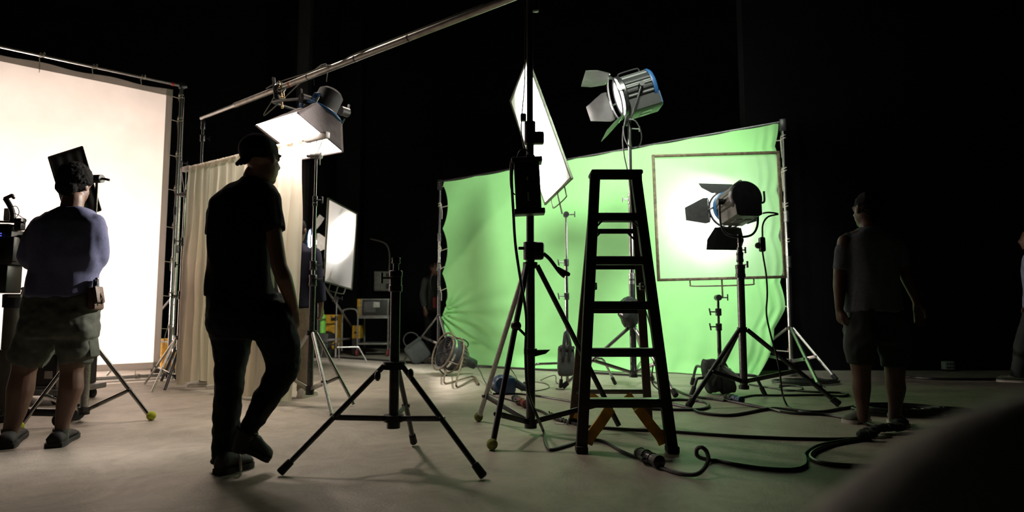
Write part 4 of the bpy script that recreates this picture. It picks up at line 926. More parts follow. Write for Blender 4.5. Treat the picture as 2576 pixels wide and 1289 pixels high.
fuse(bm, 'body', DSKIN, pl_, 0.0085, 3)
bm = bmesh.new()
torso(bm, [TR(523, 155, 212, 0.066), TR(531, 140, 232, 0.085), TR(545, 108, 246, 0.10), TR(562, 86, 260, 0.12), TR(600, 82, 260, 0.135), TR(650, 86, 254, 0.14), TR(690, 84, 240, 0.135), TR(720, 74, 238, 0.14), TR(742, 70, 239, 0.145), TR(750, 71, 238, 0.145)])
limb(bm, [(A(104, 566, 0.0), 0.060), (A(86, 600, 0.0), 0.062), (A(71, 645, 0.0), 0.056), (A(78, 662, 0.06), 0.054), (A(112, 662, 0.2), 0.048)], end1=False)
limb(bm, [(A(240, 562, 0.0), 0.060), (A(245, 600, 0.0), 0.060), (A(247, 640, 0.02), 0.060), (A(236, 664, 0.08), 0.058), (A(200, 666, 0.2), 0.050)], end1=False)
fw_ = wr(0.010, 7, 3.0, 8.1)
def shirt_w(p):
    q = p - A(170, 640); return fw_(p) + 0.006 * sin(q.x * 42 - abs(q.z) * 18 + 3 * noise.noise(p * 3)) * max(0, 1 - abs(q.z + 0.12) / 0.3)
fuse(bm, 'long_sleeved_shirt', BLUEGREY, pl_, 0.010, 4, shirt_w)
bm = bmesh.new()
torso(bm, [TR(738, 75, 236, 0.135), TR(790, 66, 240, 0.15), TR(830, 58, 240, 0.15), TR(850, 56, 239, 0.135)])
limb(bm, [(A(100, 840), 0.115), (A(80, 875), 0.112), (A(66, 914), 0.106)], end1=False)
limb(bm, [(A(190, 840), 0.115), (A(190, 880), 0.105), (A(187, 914), 0.083)], end1=False)
fuse(bm, 'shorts', OLIVE, pl_, 0.010, 3, wr(0.012, 12, 14, 2.0))
MB().box(A(230, 872, 0.02), (0.05, 0.10, 0.14), (Vector((0.98, 0, 0.17)), Vector((0, 1, 0)), Vector((-0.17, 0, 0.98))), 0.02).build('cargo_pocket', OLIVE, pl_)
for (hx_, hy_), (tx_, ty_), ax_ in (((12, 1131), (40, 1098), 30), ((135, 1128), (178, 1098), 154)):
    o = shoe('clog', fl(hx_, hy_), fl(tx_ + 6, ty_ - 4) if hx_ < 50 else fl(tx_, ty_), 0.125, RUBBER, pl_, SOLED, 0.075)
    MB().lathe([(-0.06, 0.043), (0.0, 0.041), (0.035, 0.044)], A(24 if hx_ < 50 else 153, 1094), UP, 18).build('sock', OLIVE, pl_)
f, r, u = axes(face, -0.05); hc = A(188, 456, 0.0); bm = bmesh.new()
ell(bm, hc + u * 0.018 - f * 0.012, 0.088, 0.100, 0.098, (r, f, u), 20); ell(bm, hc - f * 0.055 - u * 0.05, 0.068, 0.05, 0.055, (r, f, u), 16)
rng = random.Random(5)
for _ in range(800):
    th, ph = rng.uniform(0, 2 * pi), rng.uniform(-0.35, 1.5); rr = 0.094
    p = hc + (r * cos(th) * cos(ph) * 0.94 + f * (sin(th) * cos(ph) * 1.03 - 0.06) + u * sin(ph) * 1.0) * rr + u * 0.02
    if (p - hc).dot(f) > 0.05 and (p - hc).dot(u) < 0.05: continue
    ell(bm, p, 0.0095, 0.0095, 0.0095, (r, f, u), 6)
fuse(bm, 'curly_hair', HAIR, pl_, 0.005, 1, lambda p: 0.003 * noise.noise(p * 90))
# tool pouch on his belt
tpo = thing('tool_pouch', 'worn leather tool pouch clipped to the belt of the man at left', 'pouch', A(247, 745, 0.0))
LEATH = mat('brown_leather', (0.06, 0.028, 0.014), 0.6, 0, 0.35, 25, 0.3, 80)
MB().box(A(241, 752, -0.02), (0.045, 0.11, 0.14), (Vector((0.98, 0.1, 0.1)), Vector((-0.1, 1, 0)), Vector((-0.1, 0, 1))), 0.014).build('pocket', LEATH, tpo)
MB().box(A(249, 742, -0.03), (0.02, 0.09, 0.10), (Vector((0.98, 0.1, 0.2)), Vector((-0.1, 1, 0)), Vector((-0.2, 0, 1))), 0.008).build('flap', LEATH, tpo)
MB().box(A(240, 722, -0.02), (0.02, 0.03, 0.09), None, 0.006).build('belt_clip', DARKST, tpo)
MB().tube(A(243, 718, -0.03), A(243, 702, -0.03), 0.008, n=8).sphere(A(243, 703, -0.03), 0.012, n=8).build('tool_end', STEEL, tpo)
MB().path(smooth_pts([A(252, 738, -0.03), A(258, 752, -0.03), A(256, 766, -0.03)]), 0.005, 6).build('lanyard', LEATH, tpo)

# ----- the man standing in the dark at the right
YR = 4.55
def A(px, py, dy=0.0, Y=YR): return at(px, py, Y + dy)
def P(px, Y=YR): return px * Y / F
GREYTEE = mat('grey_cotton', (0.15, 0.165, 0.20), 0.9, 0, 0.15, 40, 0.2, 300, spec=0.15); BLKSH = mat('black_shorts', (0.018, 0.022, 0.022), 0.9, 0, 0.2)
pr_ = thing('person', 'man in grey tee and dark shorts standing in the dark at right', 'person', fl(2205, 1066))
bm = bmesh.new(); face = Vector((-0.3, 1, 0))
add_head(bm, A(2180, 528, 0.0), face, 0.235)
limb(bm, [(A(2184, 556), 0.058), (A(2188, 580), 0.062), (A(2190, 600), 0.08)])
torso(bm, [TR(582, 2140, 2236, 0.07), TR(605, 2126, 2254, 0.10), TR(690, 2132, 2250, 0.115), TR(770, 2135, 2262, 0.12), TR(830, 2130, 2268, 0.13), TR(865, 2134, 2268, 0.12)])
limb(bm, [(A(2126, 608), 0.052), (A(2114, 680), 0.046), (A(2112, 720), 0.043), (A(2112, 768), 0.032), (A(2111, 776), 0.028)])
add_hand(bm, A(2111, 776), Vector((0.12, 0.15, -1)), Vector((0.9, 0.2, 0)), 0.165, 0.7, 1)
limb(bm, [(A(2250, 608), 0.052), (A(2270, 670), 0.046), (A(2284, 705), 0.042), (A(2303, 750), 0.030), (A(2308, 764), 0.027)])
add_hand(bm, A(2309, 767), Vector((0.15, 0.1, -1)), Vector((-0.6, -0.6, 0)), 0.17, 0.35, -1)
limb(bm, [(A(2166, 850), 0.10), (A(2165, 920), 0.068), (A(2167, 950), 0.060), (A(2167, 978), 0.062), (A(2170, 1020), 0.042), (A(2171, 1052), 0.037)])
limb(bm, [(A(2248, 850), 0.10), (A(2252, 920), 0.070), (A(2251, 950), 0.063), (A(2254, 978), 0.064), (A(2252, 1020), 0.044), (A(2250, 1056), 0.038)])
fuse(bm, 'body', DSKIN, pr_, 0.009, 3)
bm = bmesh.new()
torso(bm, [TR(570, 2165, 2212, 0.066), TR(577, 2150, 2228, 0.085), TR(590, 2128, 2248, 0.11), TR(610, 2122, 2256, 0.13), TR(690, 2128, 2254, 0.14), TR(750, 2130, 2262, 0.145), TR(786, 2130, 2268, 0.145)])
limb(bm, [(A(2135, 600), 0.055), (A(2120, 630), 0.058), (A(2114, 680), 0.054)], end1=False)
limb(bm, [(A(2242, 600), 0.055), (A(2258, 630), 0.058), (A(2268, 672), 0.054)], end1=False)
fuse(bm, 'tee_shirt', GREYTEE, pr_, 0.011, 4, wr(0.013, 7, 3.5, 5.5))
bm = bmesh.new()
torso(bm, [TR(776, 2134, 2264, 0.135), TR(830, 2128, 2272, 0.145), TR(865, 2130, 2274, 0.13)])
limb(bm, [(A(2166, 845), 0.115), (A(2164, 880), 0.105), (A(2163, 918), 0.082)], end1=False)
limb(bm, [(A(2246, 845), 0.115), (A(2250, 880), 0.105), (A(2251, 924), 0.086)], end1=False)
fuse(bm, 'shorts', BLKSH, pr_, 0.011, 3, wr(0.012, 9, 9, 3.3))
CANV = mat('green_canvas_shoe', (0.10, 0.12, 0.09), 0.8, 0, 0.2)
shoe('sneaker', fl(2180, 1062), fl(2128, 1066), 0.12, CANV, pr_, SOLEW, 0.09); shoe('sneaker', fl(2248, 1064), fl(2268, 1078), 0.12, CANV, pr_, SOLEW, 0.09)
f, r, u = axes(face); hc = A(2181, 520, 0.0); bm = bmesh.new()
ell(bm, hc + u * 0.018 - f * 0.015, 0.084, 0.098, 0.090, (r, f, u), 18); ell(bm, hc - f * 0.055 - u * 0.04, 0.066, 0.046, 0.05, (r, f, u), 14)
fuse(bm, 'hair', HAIR, pr_, 0.008, 2, lambda p: 0.006 * noise.noise(p * 45))

# ----- further people, built standing to one scheme
def standing(name_label, pos, facing, height, shirt, legs, shoes, sleeves=0.5, stride=0.1, shorts=False, shirt_name='tee_shirt', arm_out=0.0, hairm=None):
    pos = Vector(pos); f, r, u = axes(facing); k = height / 1.72; t = thing('person', name_label, 'person', pos)
    Q = lambda x, y, z: pos + (r * x + f * y + u * z) * k; yaw = atan2(r.y, r.x); bm = bmesh.new()
    T = lambda x, y, z, hw, hd: (Q(x, y, z), hw * k, hd * k, yaw)
    add_head(bm, Q(0, 0.02, 1.60), facing, 0.235 * k); limb(bm, [(Q(0, 0, 1.50), 0.058 * k), (Q(0, -0.02, 1.40), 0.07 * k)])
    tor = [(1.44, .10, .07), (1.38, .185, .095), (1.25, .175, .11), (1.05, .15, .105), (0.95, .165, .11), (0.84, .17, .115)]
    torso(bm, [T(0, -0.01, z, a, b) for z, a, b in tor])
    for s in (-1, 1):
        limb(bm, [(Q(s * .19, 0, 1.36), .052 * k), (Q(s * (.23 + arm_out), 0, 1.10), .042 * k), (Q(s * (.24 + arm_out), .06, .88), .028 * k)])
        add_hand(bm, Q(s * (.24 + arm_out), .065, .87), -u + f * 0.1, r * -s, 0.18 * k, 0.6, s)
        y = stride * s; limb(bm, [(Q(s * .09, 0, .86), .09 * k), (Q(s * .10, y * 0.5 + 0.02, .48), .058 * k), (Q(s * .10, y * 0.8 - 0.01, .34), .058 * k), (Q(s * .10, y, .09), .037 * k)])
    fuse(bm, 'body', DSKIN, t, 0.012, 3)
    bm = bmesh.new(); torso(bm, [T(0, -0.01, z, a + .018, b + .025) for z, a, b in [(1.47, .05, .04)] + tor])
    for s in (-1, 1):
        e = Vector(Q(s * .19, 0, 1.36)).lerp(Q(s * (.23 + arm_out), 0, 1.10), min(1, sleeves * 1.6))
        ch = [(Q(s * .185, -.005, 1.36), .074 * k), (e, .064 * k)]
        if sleeves > 0.7: ch.append((Q(s * (.24 + arm_out), .055, .91), .050 * k))
        limb(bm, ch, end1=False)
    fuse(bm, shirt_name, shirt, t, 0.012, 4, wr(0.010, 8, 4, pos.x))
    bm = bmesh.new(); torso(bm, [T(0, -0.01, z, a, b) for z, a, b in ((0.98, .165, .115), (0.88, .18, .13), (0.80, .175, .12))])
    for s in (-1, 1):
        y = stride * s; ch = [(Q(s * .09, 0, .84), .102 * k), (Q(s * .10, y * 0.5 + 0.02, .50), .082 * k)]
        if not shorts: ch += [(Q(s * .10, y * 0.8, .30), .070 * k), (Q(s * .10, y, .06), .062 * k)]
        limb(bm, ch, end1=False)
        shoe('shoe', Q(s * .10, y - .08, 0), Q(s * .13, y + .18, 0), 0.10 * k, shoes, t, SOLEW, 0.08 * k)
    fuse(bm, 'shorts' if shorts else 'trousers', legs, t, 0.012, 3, wr(0.008, 10, 10, pos.y))
    bm = bmesh.new(); ell(bm, Q(0, 0.0, 1.635), .084 * k, .096 * k, .088 * k, (r, f, u), 16); ell(bm, Q(0, -.04, 1.57), .07 * k, .05 * k, .05 * k, (r, f, u), 12)
    fuse(bm, 'hair', hairm or HAIR, t, 0.010, 2, lambda p: 0.008 * noise.noise(p * 40))
    return t, Q
NAVY = mat('navy_sweatshirt', (0.010, 0.010, 0.018), 0.9, 0, 0.2, spec=0.1); KHAKI = mat('khaki_twill', (0.30, 0.25, 0.20), 0.85, 0, 0.12)
g_ = fl(734, 1001); standing('person in navy sweatshirt and khaki trousers half hidden by the curtain edge', (g_.x, g_.y, 0), (0.15, 1, 0), 1.70, NAVY, KHAKI, mat('white_sneaker', (0.6, 0.58, 0.55), 0.7), 1.0, 0.04, shirt_name='sweatshirt')
g_ = fl(540, 976); standing('person behind the cream curtain, only white sneakers showing under its hem', (g_.x, g_.y, 0), (-0.92, -0.25, 0), 1.66, GREYTEE, JEANS, MATS['white_sneaker'], 0.5, 0.12)
DARKW = mat('dark_work_jacket', (0.02, 0.022, 0.024), 0.9, 0, 0.2)
g_ = at(1089, 890, 11.2); standing('person in dark clothes standing left of the green screen stand', (g_.x, g_.y, 0), (0.6, -0.6, 0), 1.68, DARKW, JEANS, DARKSH, 1.0, 0.03, shirt_name='jacket', arm_out=0.0)
g_ = fl(2625, 968); standing('person in pale tee walking out at the right edge', (g_.x, g_.y, 0), (-0.75, 0.5, 0), 1.74, mat('pale_blue_cotton', (0.22, 0.25, 0.33), 0.9), BLKSH, CANV, 0.5, 0.22, shirt_name='tee_shirt')
# ---------------------------------------------------------------- flag and its stand behind the man at left
FY = 4.72
fx, fy = XYp(211, 1035, FY)
fst = stand('flag_stand', 'silver tripod stand with yellow tennis balls on its feet, behind the man at left', (fx, fy), Z(211, 1042, FY), Z(211, 1030, FY), Z(216, 866, FY),
      [fl(380, 1058), fl(46, 1086), fl(196, 1041)], [(Z(211, 1040, FY), 0.95, 0.028, ALU), (0.95, Z(234, 456, FY), 0.011, STEEL)],
      collars=[(0.9, 0.1, 0.036)], foot='none', balls=['ball'] * 3, m_leg=STEEL, leg_r=0.0145, brace_t=0.62)
Fh = Vector((fx, fy, Z(234, 452, FY)))
fg = thing('flag', 'black fabric flag tilted above the head of the man at left', 'flag', Fh)
MB().tube(Fh + Vector((-0.01, -0.02, 0)), Fh + Vector((0.055, -0.03, 0)), 0.031, n=18).build('grip_head', SATIN, fg)
MB().path(smooth_pts([Fh + Vector((0.05, -0.03, 0)), Fh + Vector((0.075, -0.03, -0.002)), Fh + Vector((0.11, -0.03, -0.010))], 4), 0.009, 8).build('grip_handle', SATIN, fg)
fq = solve_quad([(122, 396), (208, 368), (255, 530), (160, 545)], 1, 4.85)
fq = [at(122, 396, 4.75), at(207, 369, 4.9), at(254, 529, 4.9), at(170, 556, 4.75)]
nrf = (fq[1] - fq[0]).cross(fq[3] - fq[0]).normalized()
def fpt(u, v): return fq[0].lerp(fq[1], u).lerp(fq[3].lerp(fq[2], u), v) + nrf * (0.008 * sin(u * 22) * sin(pi * v))
g = MB().grid(fpt, 30, 12); o = g.build('flag_cloth', mat('black_flag_cloth', (0.02, 0.02, 0.02), 0.9, 0, 0.2), fg, ang=80); md = o.modifiers.new('t', 'SOLIDIFY'); md.thickness = 0.003
for a, b in ((0, 1), (1, 2), (2, 3), (3, 0)): MB().tube(fq[a], fq[b], 0.006, n=8).build('wire_frame', SATIN, fg)
MB().tube(Fh + Vector((0.0, -0.02, 0)), fpt(1.0, 0.55), 0.007, n=8).build('pin', STEEL, fg)

# ---------------------------------------------------------------- film camera on its pedestal at the left edge
KY = 4.45
def K(px, py, dy=0.0): return at(px, py, KY + dy)
kb = fl(18, 1072); kb = Vector((K(18, 1000).x, KY, 0))
ped = thing('camera_pedestal', 'grey column pedestal carrying the film camera at the left edge', 'pedestal', kb)
kz = lambda py: Z(18, py, KY)
PEDM = mat('grey_green_column', (0.10, 0.10, 0.085), 0.45, 0.3, 0.15)
MB().lathe([(0.10, 0.058), (kz(900), 0.058), (kz(899), 0.062), (kz(880), 0.062), (kz(879), 0.054), (kz(775), 0.054)], kb, UP, 28).build('column', PEDM, ped)
MB().lathe([(kz(775), 0.05), (kz(774), 0.064), (kz(742), 0.066), (kz(740), 0.05)], kb, UP, 24).build('column_head', SATIN, ped)
MB().bar(K(20, 745, -0.05), K(56, 745, -0.05), 0.03, 0.022, bev=0.004).build('lock_arm', GREYMET, ped)
MB().tube(K(53, 744, -0.05), K(58, 730, -0.05), 0.007, n=8).sphere(K(58, 727, -0.05), 0.013, n=12).build('lock_lever', GREYMET, ped)
for a in (0.2, 2.3, 4.4):
    d = Vector((cos(a), sin(a), 0)); lgx = MB().bar(kb + UP * 0.12, kb + d * 0.34 + UP * 0.10, 0.06, 0.05, bev=0.006).build('base_leg', SATIN, ped)
    MB().lathe([(-0.02, 0.03), (-0.018, 0.05), (0.018, 0.05), (0.02, 0.03)], kb + d * 0.34 + UP * 0.05, d.cross(UP), 20).build('wheel', RUBBER, lgx)
fc = thing('film_camera', 'black rigged film camera on the pedestal at the left edge', 'camera', K(18, 735))
def kbox(x0, x1, y0, y1, dep, name, m, dy=0.0, bev=0.008, parent=None):
    a, b = K(x0, y0, dy), K(x1, y1, dy); return MB().box((a + b) / 2, (abs(b.x - a.x), dep, abs(a.z - b.z)), None, bev).build(name, m, parent or fc)
kbox(-40, 34, 664, 738, 0.14, 'tripod_head', SATIN); kbox(-60, 50, 630, 668, 0.16, 'base_plate', BLACK)
kbox(-70, 44, 580, 634, 0.13, 'camera_body', BLACK); kbox(-70, 38, 566, 584, 0.12, 'body_top', SATIN)
MB().lathe([(0, 0.035), (0.01, 0.05), (0.06, 0.05), (0.07, 0.043), (0.13, 0.043), (0.14, 0.055), (0.18, 0.055)], K(-20, 600, 0.05), Vector((0.3, 1, 0)), 24).build('lens', BLACK, fc)
MB().tube(K(-60, 556, -0.04), K(62, 560, -0.04), 0.0075, n=8).build('rail_rod', SATIN, fc); MB().tube(K(-60, 568, -0.02), K(60, 568, -0.02), 0.0075, n=8).build('rail_rod', SATIN, fc)
kbox(42, 58, 550, 580, 0.05, 'rod_clamp', SATIN, -0.02); kbox(48, 62, 592, 606, 0.05, 'focus_motor', SATIN, 0.0); kbox(20, 40, 596, 660, 0.06, 'side_handle', BLACK, -0.08, 0.014)
MB().path(smooth_pts([K(30, 560, -0.04), K(32, 540, -0.04), K(26, 520, -0.04), K(14, 500, -0.04)], 4), 0.017, 10).build('monitor_arm', SATIN, fc)
MB().tube(K(12, 500, -0.04), K(30, 492, -0.04), 0.012, n=10).sphere(K(30, 493, -0.04), 0.015, n=10).build('arm_knuckle', SATIN, fc)
MB().bar(K(26, 490, -0.04), K(36, 500, -0.04), 0.016, 0.016, bev=0.004).build('cold_shoe', SATIN, fc)
kbox(14, 28, 525, 556, 0.03, 'transmitter', WHITEPL, 0.02, 0.004); kbox(-30, 2, 575, 605, 0.012, 'side_display', BLACK, -0.075, 0.002)
for yy in (588, 594): kbox(-12, 4, yy - 2, yy + 1, 0.003, 'lit_readout', glow('blue_readout', (0.12, 0.14, 0.8), 0.8), -0.083, 0.0005)
MB().path(smooth_pts([K(30, 520, -0.05), K(42, 520, -0.05), K(48, 535, -0.05), K(40, 548, -0.05), K(30, 552, -0.05)], 5), 0.0025, 6).build('wire', CABLE, fc)
MB().path(smooth_pts([K(28, 536, -0.04), K(44, 540, -0.05), K(56, 548, -0.05), K(66, 554, -0.05), K(60, 566, -0.05)], 5), 0.0025, 6).build('wire', CABLE, fc)
MB().path(smooth_pts([K(-5, 570, -0.06), K(0, 590, -0.08), K(-10, 620, -0.09), K(10, 632, -0.06)], 5), 0.004, 6).build('wire', CABLE, fc)

# ---------------------------------------------------------------- equipment case on a low dolly
EY = 5.6
ea, eb = at(-40, 1012, EY), at(152, 1012, EY)
dz = 0.11
dol = thing('platform_dolly', 'low wheeled dolly under the black equipment case at left', 'dolly', ((ea.x + eb.x) / 2, EY + 0.2, 0))
MB().box(((ea.x + eb.x) / 2, EY + 0.22, dz), (eb.x - ea.x + 0.12, 0.62, 0.05), None, 0.008).build('platform', GREYMET, dol)
for sx in (ea.x + 0.05, eb.x - 0.02):
    for sy in (EY - 0.02, EY + 0.45): MB().lathe([(-0.018, 0.025), (-0.016, 0.042), (0.016, 0.042), (0.018, 0.025)], (sx, sy, 0.042), (1, 0, 0), 20).bar((sx, sy, 0.04), (sx, sy, dz - 0.02), 0.03, 0.05).build('castor', RUBBER, dol)
ecs = thing('equipment_case', 'black flight case with metal edges on the dolly behind the legs at left', 'case', ((ea.x + eb.x) / 2, EY + 0.22, dz + 0.025))
cz0, cz1 = dz + 0.027, Z(100, 884, EY); cxm = (ea.x + eb.x) / 2; cw = eb.x - ea.x
MB().box((cxm, EY + 0.22, (cz0 + cz1) / 2), (cw, 0.5, cz1 - cz0), None, 0.01).build('case_body', mat('case_laminate', (0.02, 0.021, 0.02), 0.5), ecs)
for sx in (-1, 1): MB().box((cxm + sx * cw / 2, EY - 0.03, (cz0 + cz1) / 2), (0.035, 0.035, cz1 - cz0 + 0.01), None, 0.004).build('edge_profile', ALU, ecs)
for zz in (cz0 + 0.01, cz1 - 0.012): MB().box((cxm, EY - 0.03, zz), (cw, 0.03, 0.03), None, 0.004).build('edge_profile', GREYMET, ecs)
lb = at(121, 944, EY - 0.04); MB().box((lb.x, EY - 0.035, lb.z), (0.07, 0.004, 0.065), None, 0.001).build('paper_label', mat('paper', (0.5, 0.48, 0.45), 0.8), ecs)
MB().box((cxm + 0.1, EY - 0.037, cz1 - 0.12), (0.09, 0.016, 0.07), None, 0.008).build('latch', GREYMET, ecs)
b_ = at(143, 870, EY + 0.1); setp(MB().lathe([(0, 0.045), (0.004, 0.05), (0.06, 0.05), (0.09, 0.02), (0.15, 0.014), (0.16, 0.016)], (b_.x, EY + 0.1, cz1), UP, 20).build('spray_bottle', SATIN, None, (b_.x, EY + 0.1, cz1)), 'small black bottle standing on the equipment case at left', 'bottle')
wl = fl(189, 1058); setp(MB().lathe([(-0.025, 0.03), (-0.022, 0.060), (0.022, 0.060), (0.025, 0.03)], wl + UP * 0.061, Vector((1, -0.5, 0)), 24).build('loose_wheel', RUBBER, None, wl), 'black rubber wheel on the floor behind the leg of the man at left', 'wheel')
yb = at(425, 930, 7.9); yz = 0.0
bk = thing('yellow_bucket', 'yellow tub on the floor between the white cloth and the curtain', 'bucket', (yb.x, 8.6, 0))
yx_ = at(432, 890, 8.6).x; MB().lathe([(0, 0.13), (0.01, 0.135), (0.36, 0.16), (0.37, 0.165), (0.39, 0.165)], (yx_, 8.6, 0.05), UP, 28).build('tub', YELLOW, bk); MB().box((yx_, 8.6, 0.025), (0.36, 0.34, 0.05), None, 0.01).build('tub_base', SATIN, bk)

# ---------------------------------------------------------------- back of the hall: wall box, trolley, yellow machine
def wallbox():
    a, b = at(931, 680, 13.4), at(974, 731, 13.4); t = thing('switch_box', 'grey electrical box with conduit on the dark rear wall', 'box', ((a.x + b.x) / 2, 13.9, b.z))
    c = (a + b) / 2; w_, h_ = b.x - a.x, a.z - b.z; GB = mat('grey_switch_box', (0.22, 0.22, 0.20), 0.6)
    MB().box((c.x, 13.9, c.z), (w_, 0.2, h_), None, 0.01).build('cabinet', GB, t)
    MB().box((c.x - w_ * 0.22, 13.79, c.z), (w_ * 0.5, 0.02, h_ * 0.92), None, 0.006).build('door', GB, t)
    for zz in (0.27, -0.25): MB().box((c.x + w_ * 0.32, 13.79, c.z + h_ * zz), (w_ * 0.2, 0.03, h_ * 0.24), None, 0.006).build('socket', SATIN, t)
    MB().path(smooth_pts([Vector((c.x + 0.12, 13.9, a.z)), Vector((c.x + 0.12, 13.9, a.z + 0.4)), Vector((c.x + 0.02, 13.9, a.z + 0.62)), Vector((c.x - 0.3, 13.9, a.z + 0.72))], 6), 0.015, 8).build('conduit', GB, t)
wallbox()
TY = 11.6
def TT(px, py, dy=0.0): return at(px, py, TY + dy)
DULL = mat('dull_trolley_tube', (0.25, 0.25, 0.24), 0.45, 0.6, 0.2)
x0, x1 = TT(899, 860).x, TT(976, 860).x; yb0, yb1 = TY, TY + 0.55
tr = thing('trolley', 'metal trolley with shelves at the back of the hall', 'trolley', ((x0 + x1) / 2, TY + 0.28, 0))
zt_, zm_, zb_ = Z(930, 800, TY), Z(930, 860, TY), Z(930, 885, TY)
for zz in (zt_, 0.22): MB().box(((x0 + x1) / 2, TY + 0.28, zz), (x1 - x0, 0.55, 0.03), None, 0.004).build('shelf', DULL, tr)
for xx in (x0, x1):
    for yy in (yb0, yb1): MB().tube((xx, yy, 0.1), (xx, yy, zt_ + (0.2 if xx == x0 else 0.0)), 0.016, n=10).build('post', DULL, tr)
    for yy in (yb0, yb1): MB().lathe([(-0.02, 0.04), (-0.018, 0.06), (0.018, 0.06), (0.02, 0.04)], (xx, yy, 0.06), (1, 0, 0), 18).build('castor', mat('red_castor', (0.20, 0.03, 0.03), 0.6), tr)
MB().path(smooth_pts([Vector((x0 - 0.28, TY, 0.1)), Vector((x0 - 0.28, TY, zt_ + 0.05)), Vector((x0 - 0.22, TY, zt_ + 0.15)), Vector((x0 - 0.05, TY, zt_ + 0.15)), Vector((x0, TY, zt_ + 0.05))], 5), 0.016, 10).build('push_handle', DULL, tr)
cz = zt_ + 0.016; cc = thing('monitor_case', 'dark open case with a paper note on the trolley top', 'case', ((x0 + x1) / 2, TY + 0.28, cz))
ch_ = Z(930, 752, TY) - cz
MB().box(((x0 + x1) / 2 + 0.02, TY + 0.28, cz + ch_ / 2), (x1 - x0 - 0.04, 0.45, ch_), None, 0.01).build('case_body', mat('case_laminate', (0.02, 0.021, 0.02), 0.5), cc)
MB().box((x0 - 0.0 + 0.0, TY + 0.28, cz + ch_ / 2), (0.07, 0.44, ch_ * 0.98), None, 0.006).build('orange_panel', YELLOW, cc, label='orange side panel')
for zz in (0.0, ch_): MB().box(((x0 + x1) / 2 + 0.02, TY + 0.05, cz + zz + (0.012 if zz == 0 else -0.012)), (x1 - x0 - 0.03, 0.02, 0.024), None, 0.003).build('edge_profile', DULL, cc)
for xx in (x0 + 0.05, x1 - 0.02): MB().box((xx, TY + 0.05, cz + ch_ / 2), (0.024, 0.022, ch_), None, 0.003).build('edge_profile', DULL, cc)
MB().box((x0 + 0.2, TY + 0.05, cz + ch_ * 0.55), (0.22, 0.012, ch_ * 0.6), None, 0.003).build('screen', mat('dull_screen', (0.08, 0.08, 0.085), 0.35), cc)
lb = TT(946, 767); MB().box((lb.x, TY + 0.045, lb.z), (0.115, 0.004, 0.10), None, 0.001).build('paper_note', mat('paper', (0.5, 0.48, 0.45), 0.8), cc)
o1 = thing('orange_crate', 'orange crate under the trolley top at the back', 'crate', (x0 - 0.1, TY + 0.3, 0))
pa, pb = TT(881, 812), TT(900, 866); MB().box(((pa.x + pb.x) / 2, TY + 0.3, 0.43), (pb.x - pa.x, 0.3, 0.24), None, 0.01).build('crate_body', YELLOW, o1); MB().box(((pa.x + pb.x) / 2, TY + 0.3, 0.155), (pb.x - pa.x, 0.3, 0.31), None, 0.01).build('dark_base', SATIN, o1); MB().box(((pa.x + pb.x) / 2, TY + 0.145, 0.42), (0.07, 0.02, 0.03), None, 0.005).build('handle', SATIN, o1)
ym = thing('generator', 'yellow machine with a dark motor standing behind the slim panel stand', 'generator', TT(835, 885) * 1.0)
pa, pb = TT(808, 792), TT(846, 880); xc = (pa.x + pb.x) / 2; zt2 = pa.z
MB().box((xc, TY + 0.25, zt2 / 2 + 0.06), (pb.x - pa.x, 0.4, zt2 - 0.12), None, 0.02).build('yellow_housing', YELLOW, ym)
MB().box((xc, TY + 0.04, zt2 - 0.17), (pb.x - pa.x - 0.03, 0.03, 0.012), None, 0.003).build('seam', SATIN, ym)
MB().box((TT(838, 803).x, TY + 0.03, TT(838, 803).z), (0.08, 0.03, 0.05), None, 0.01).build('latch', SATIN, ym)
MB().sphere((TT(822, 845).x, TY + 0.0, TT(822, 850).z), 0.17, 0.12, 0.12).build('motor', SATIN, ym)
for s in (-1, 1): MB().box((xc + s * 0.1, TY + 0.2, 0.06), (0.05, 0.4, 0.12), None, 0.006).build('skid', SATIN, ym)
pg = TT(811, 820, -0.2); setp(MB().lathe([(0, 0.055), (0.01, 0.065), (0.30, 0.065), (0.34, 0.03), (0.40, 0.025), (0.41, 0.03)], (pg.x, TY - 0.22, 0.42), UP, 20).build('green_canister', mat('green_paint', (0.12, 0.40, 0.05), 0.5), None, (pg.x, TY - 0.22, 0.42)), 'green canister beside the yellow machine at the back', 'canister')
setp(MB().box((pg.x, TY - 0.22, 0.21), (0.3, 0.28, 0.42), None, 0.01).build('dark_crate', mat('case_laminate', (0.02, 0.021, 0.02), 0.5), None, (pg.x, TY - 0.22, 0)), 'dark crate under the green canister at the back', 'crate')

# ---------------------------------------------------------------- blower fan on its tube frame
BY = 8.15
bf = thing('floor_fan', 'black drum fan in a bent tube frame on the floor before the green screen', 'fan', fl(1150, 972))
bp0 = at(1119, 886, BY - 0.12); fa = Vector((-0.80, -0.52, 0.36)).normalized()          # blows to the left and up
FRAMEM = mat('worn_brown_tube', (0.10, 0.075, 0.05), 0.5, 0.2, 0.4, 30)
R_ = 0.205; DRUM = mat('fan_drum_paint', (0.022, 0.024, 0.027), 0.4, 0.2, 0.3, 25)
MB().lathe([(-0.30, 0.02), (-0.295, R_ * 0.55), (-0.20, R_ * 0.86), (-0.13, R_ * 0.95), (0.0, R_), (0.012, R_ * 1.02), (0.014, R_ * 0.93), (-0.06, R_ * 0.90), (-0.08, 0.05)], bp0, fa, 48).build('drum', DRUM, bf)
MB().lathe([(-0.055, R_ * 0.96), (-0.054, R_ * 1.012), (-0.026, R_ * 1.014), (-0.025, R_ * 0.97)], bp0, fa, 40, caps=False).build('shiny_band', STEEL, bf, label='shiny steel band')
a_, u_, v_ = frame_of(fa)
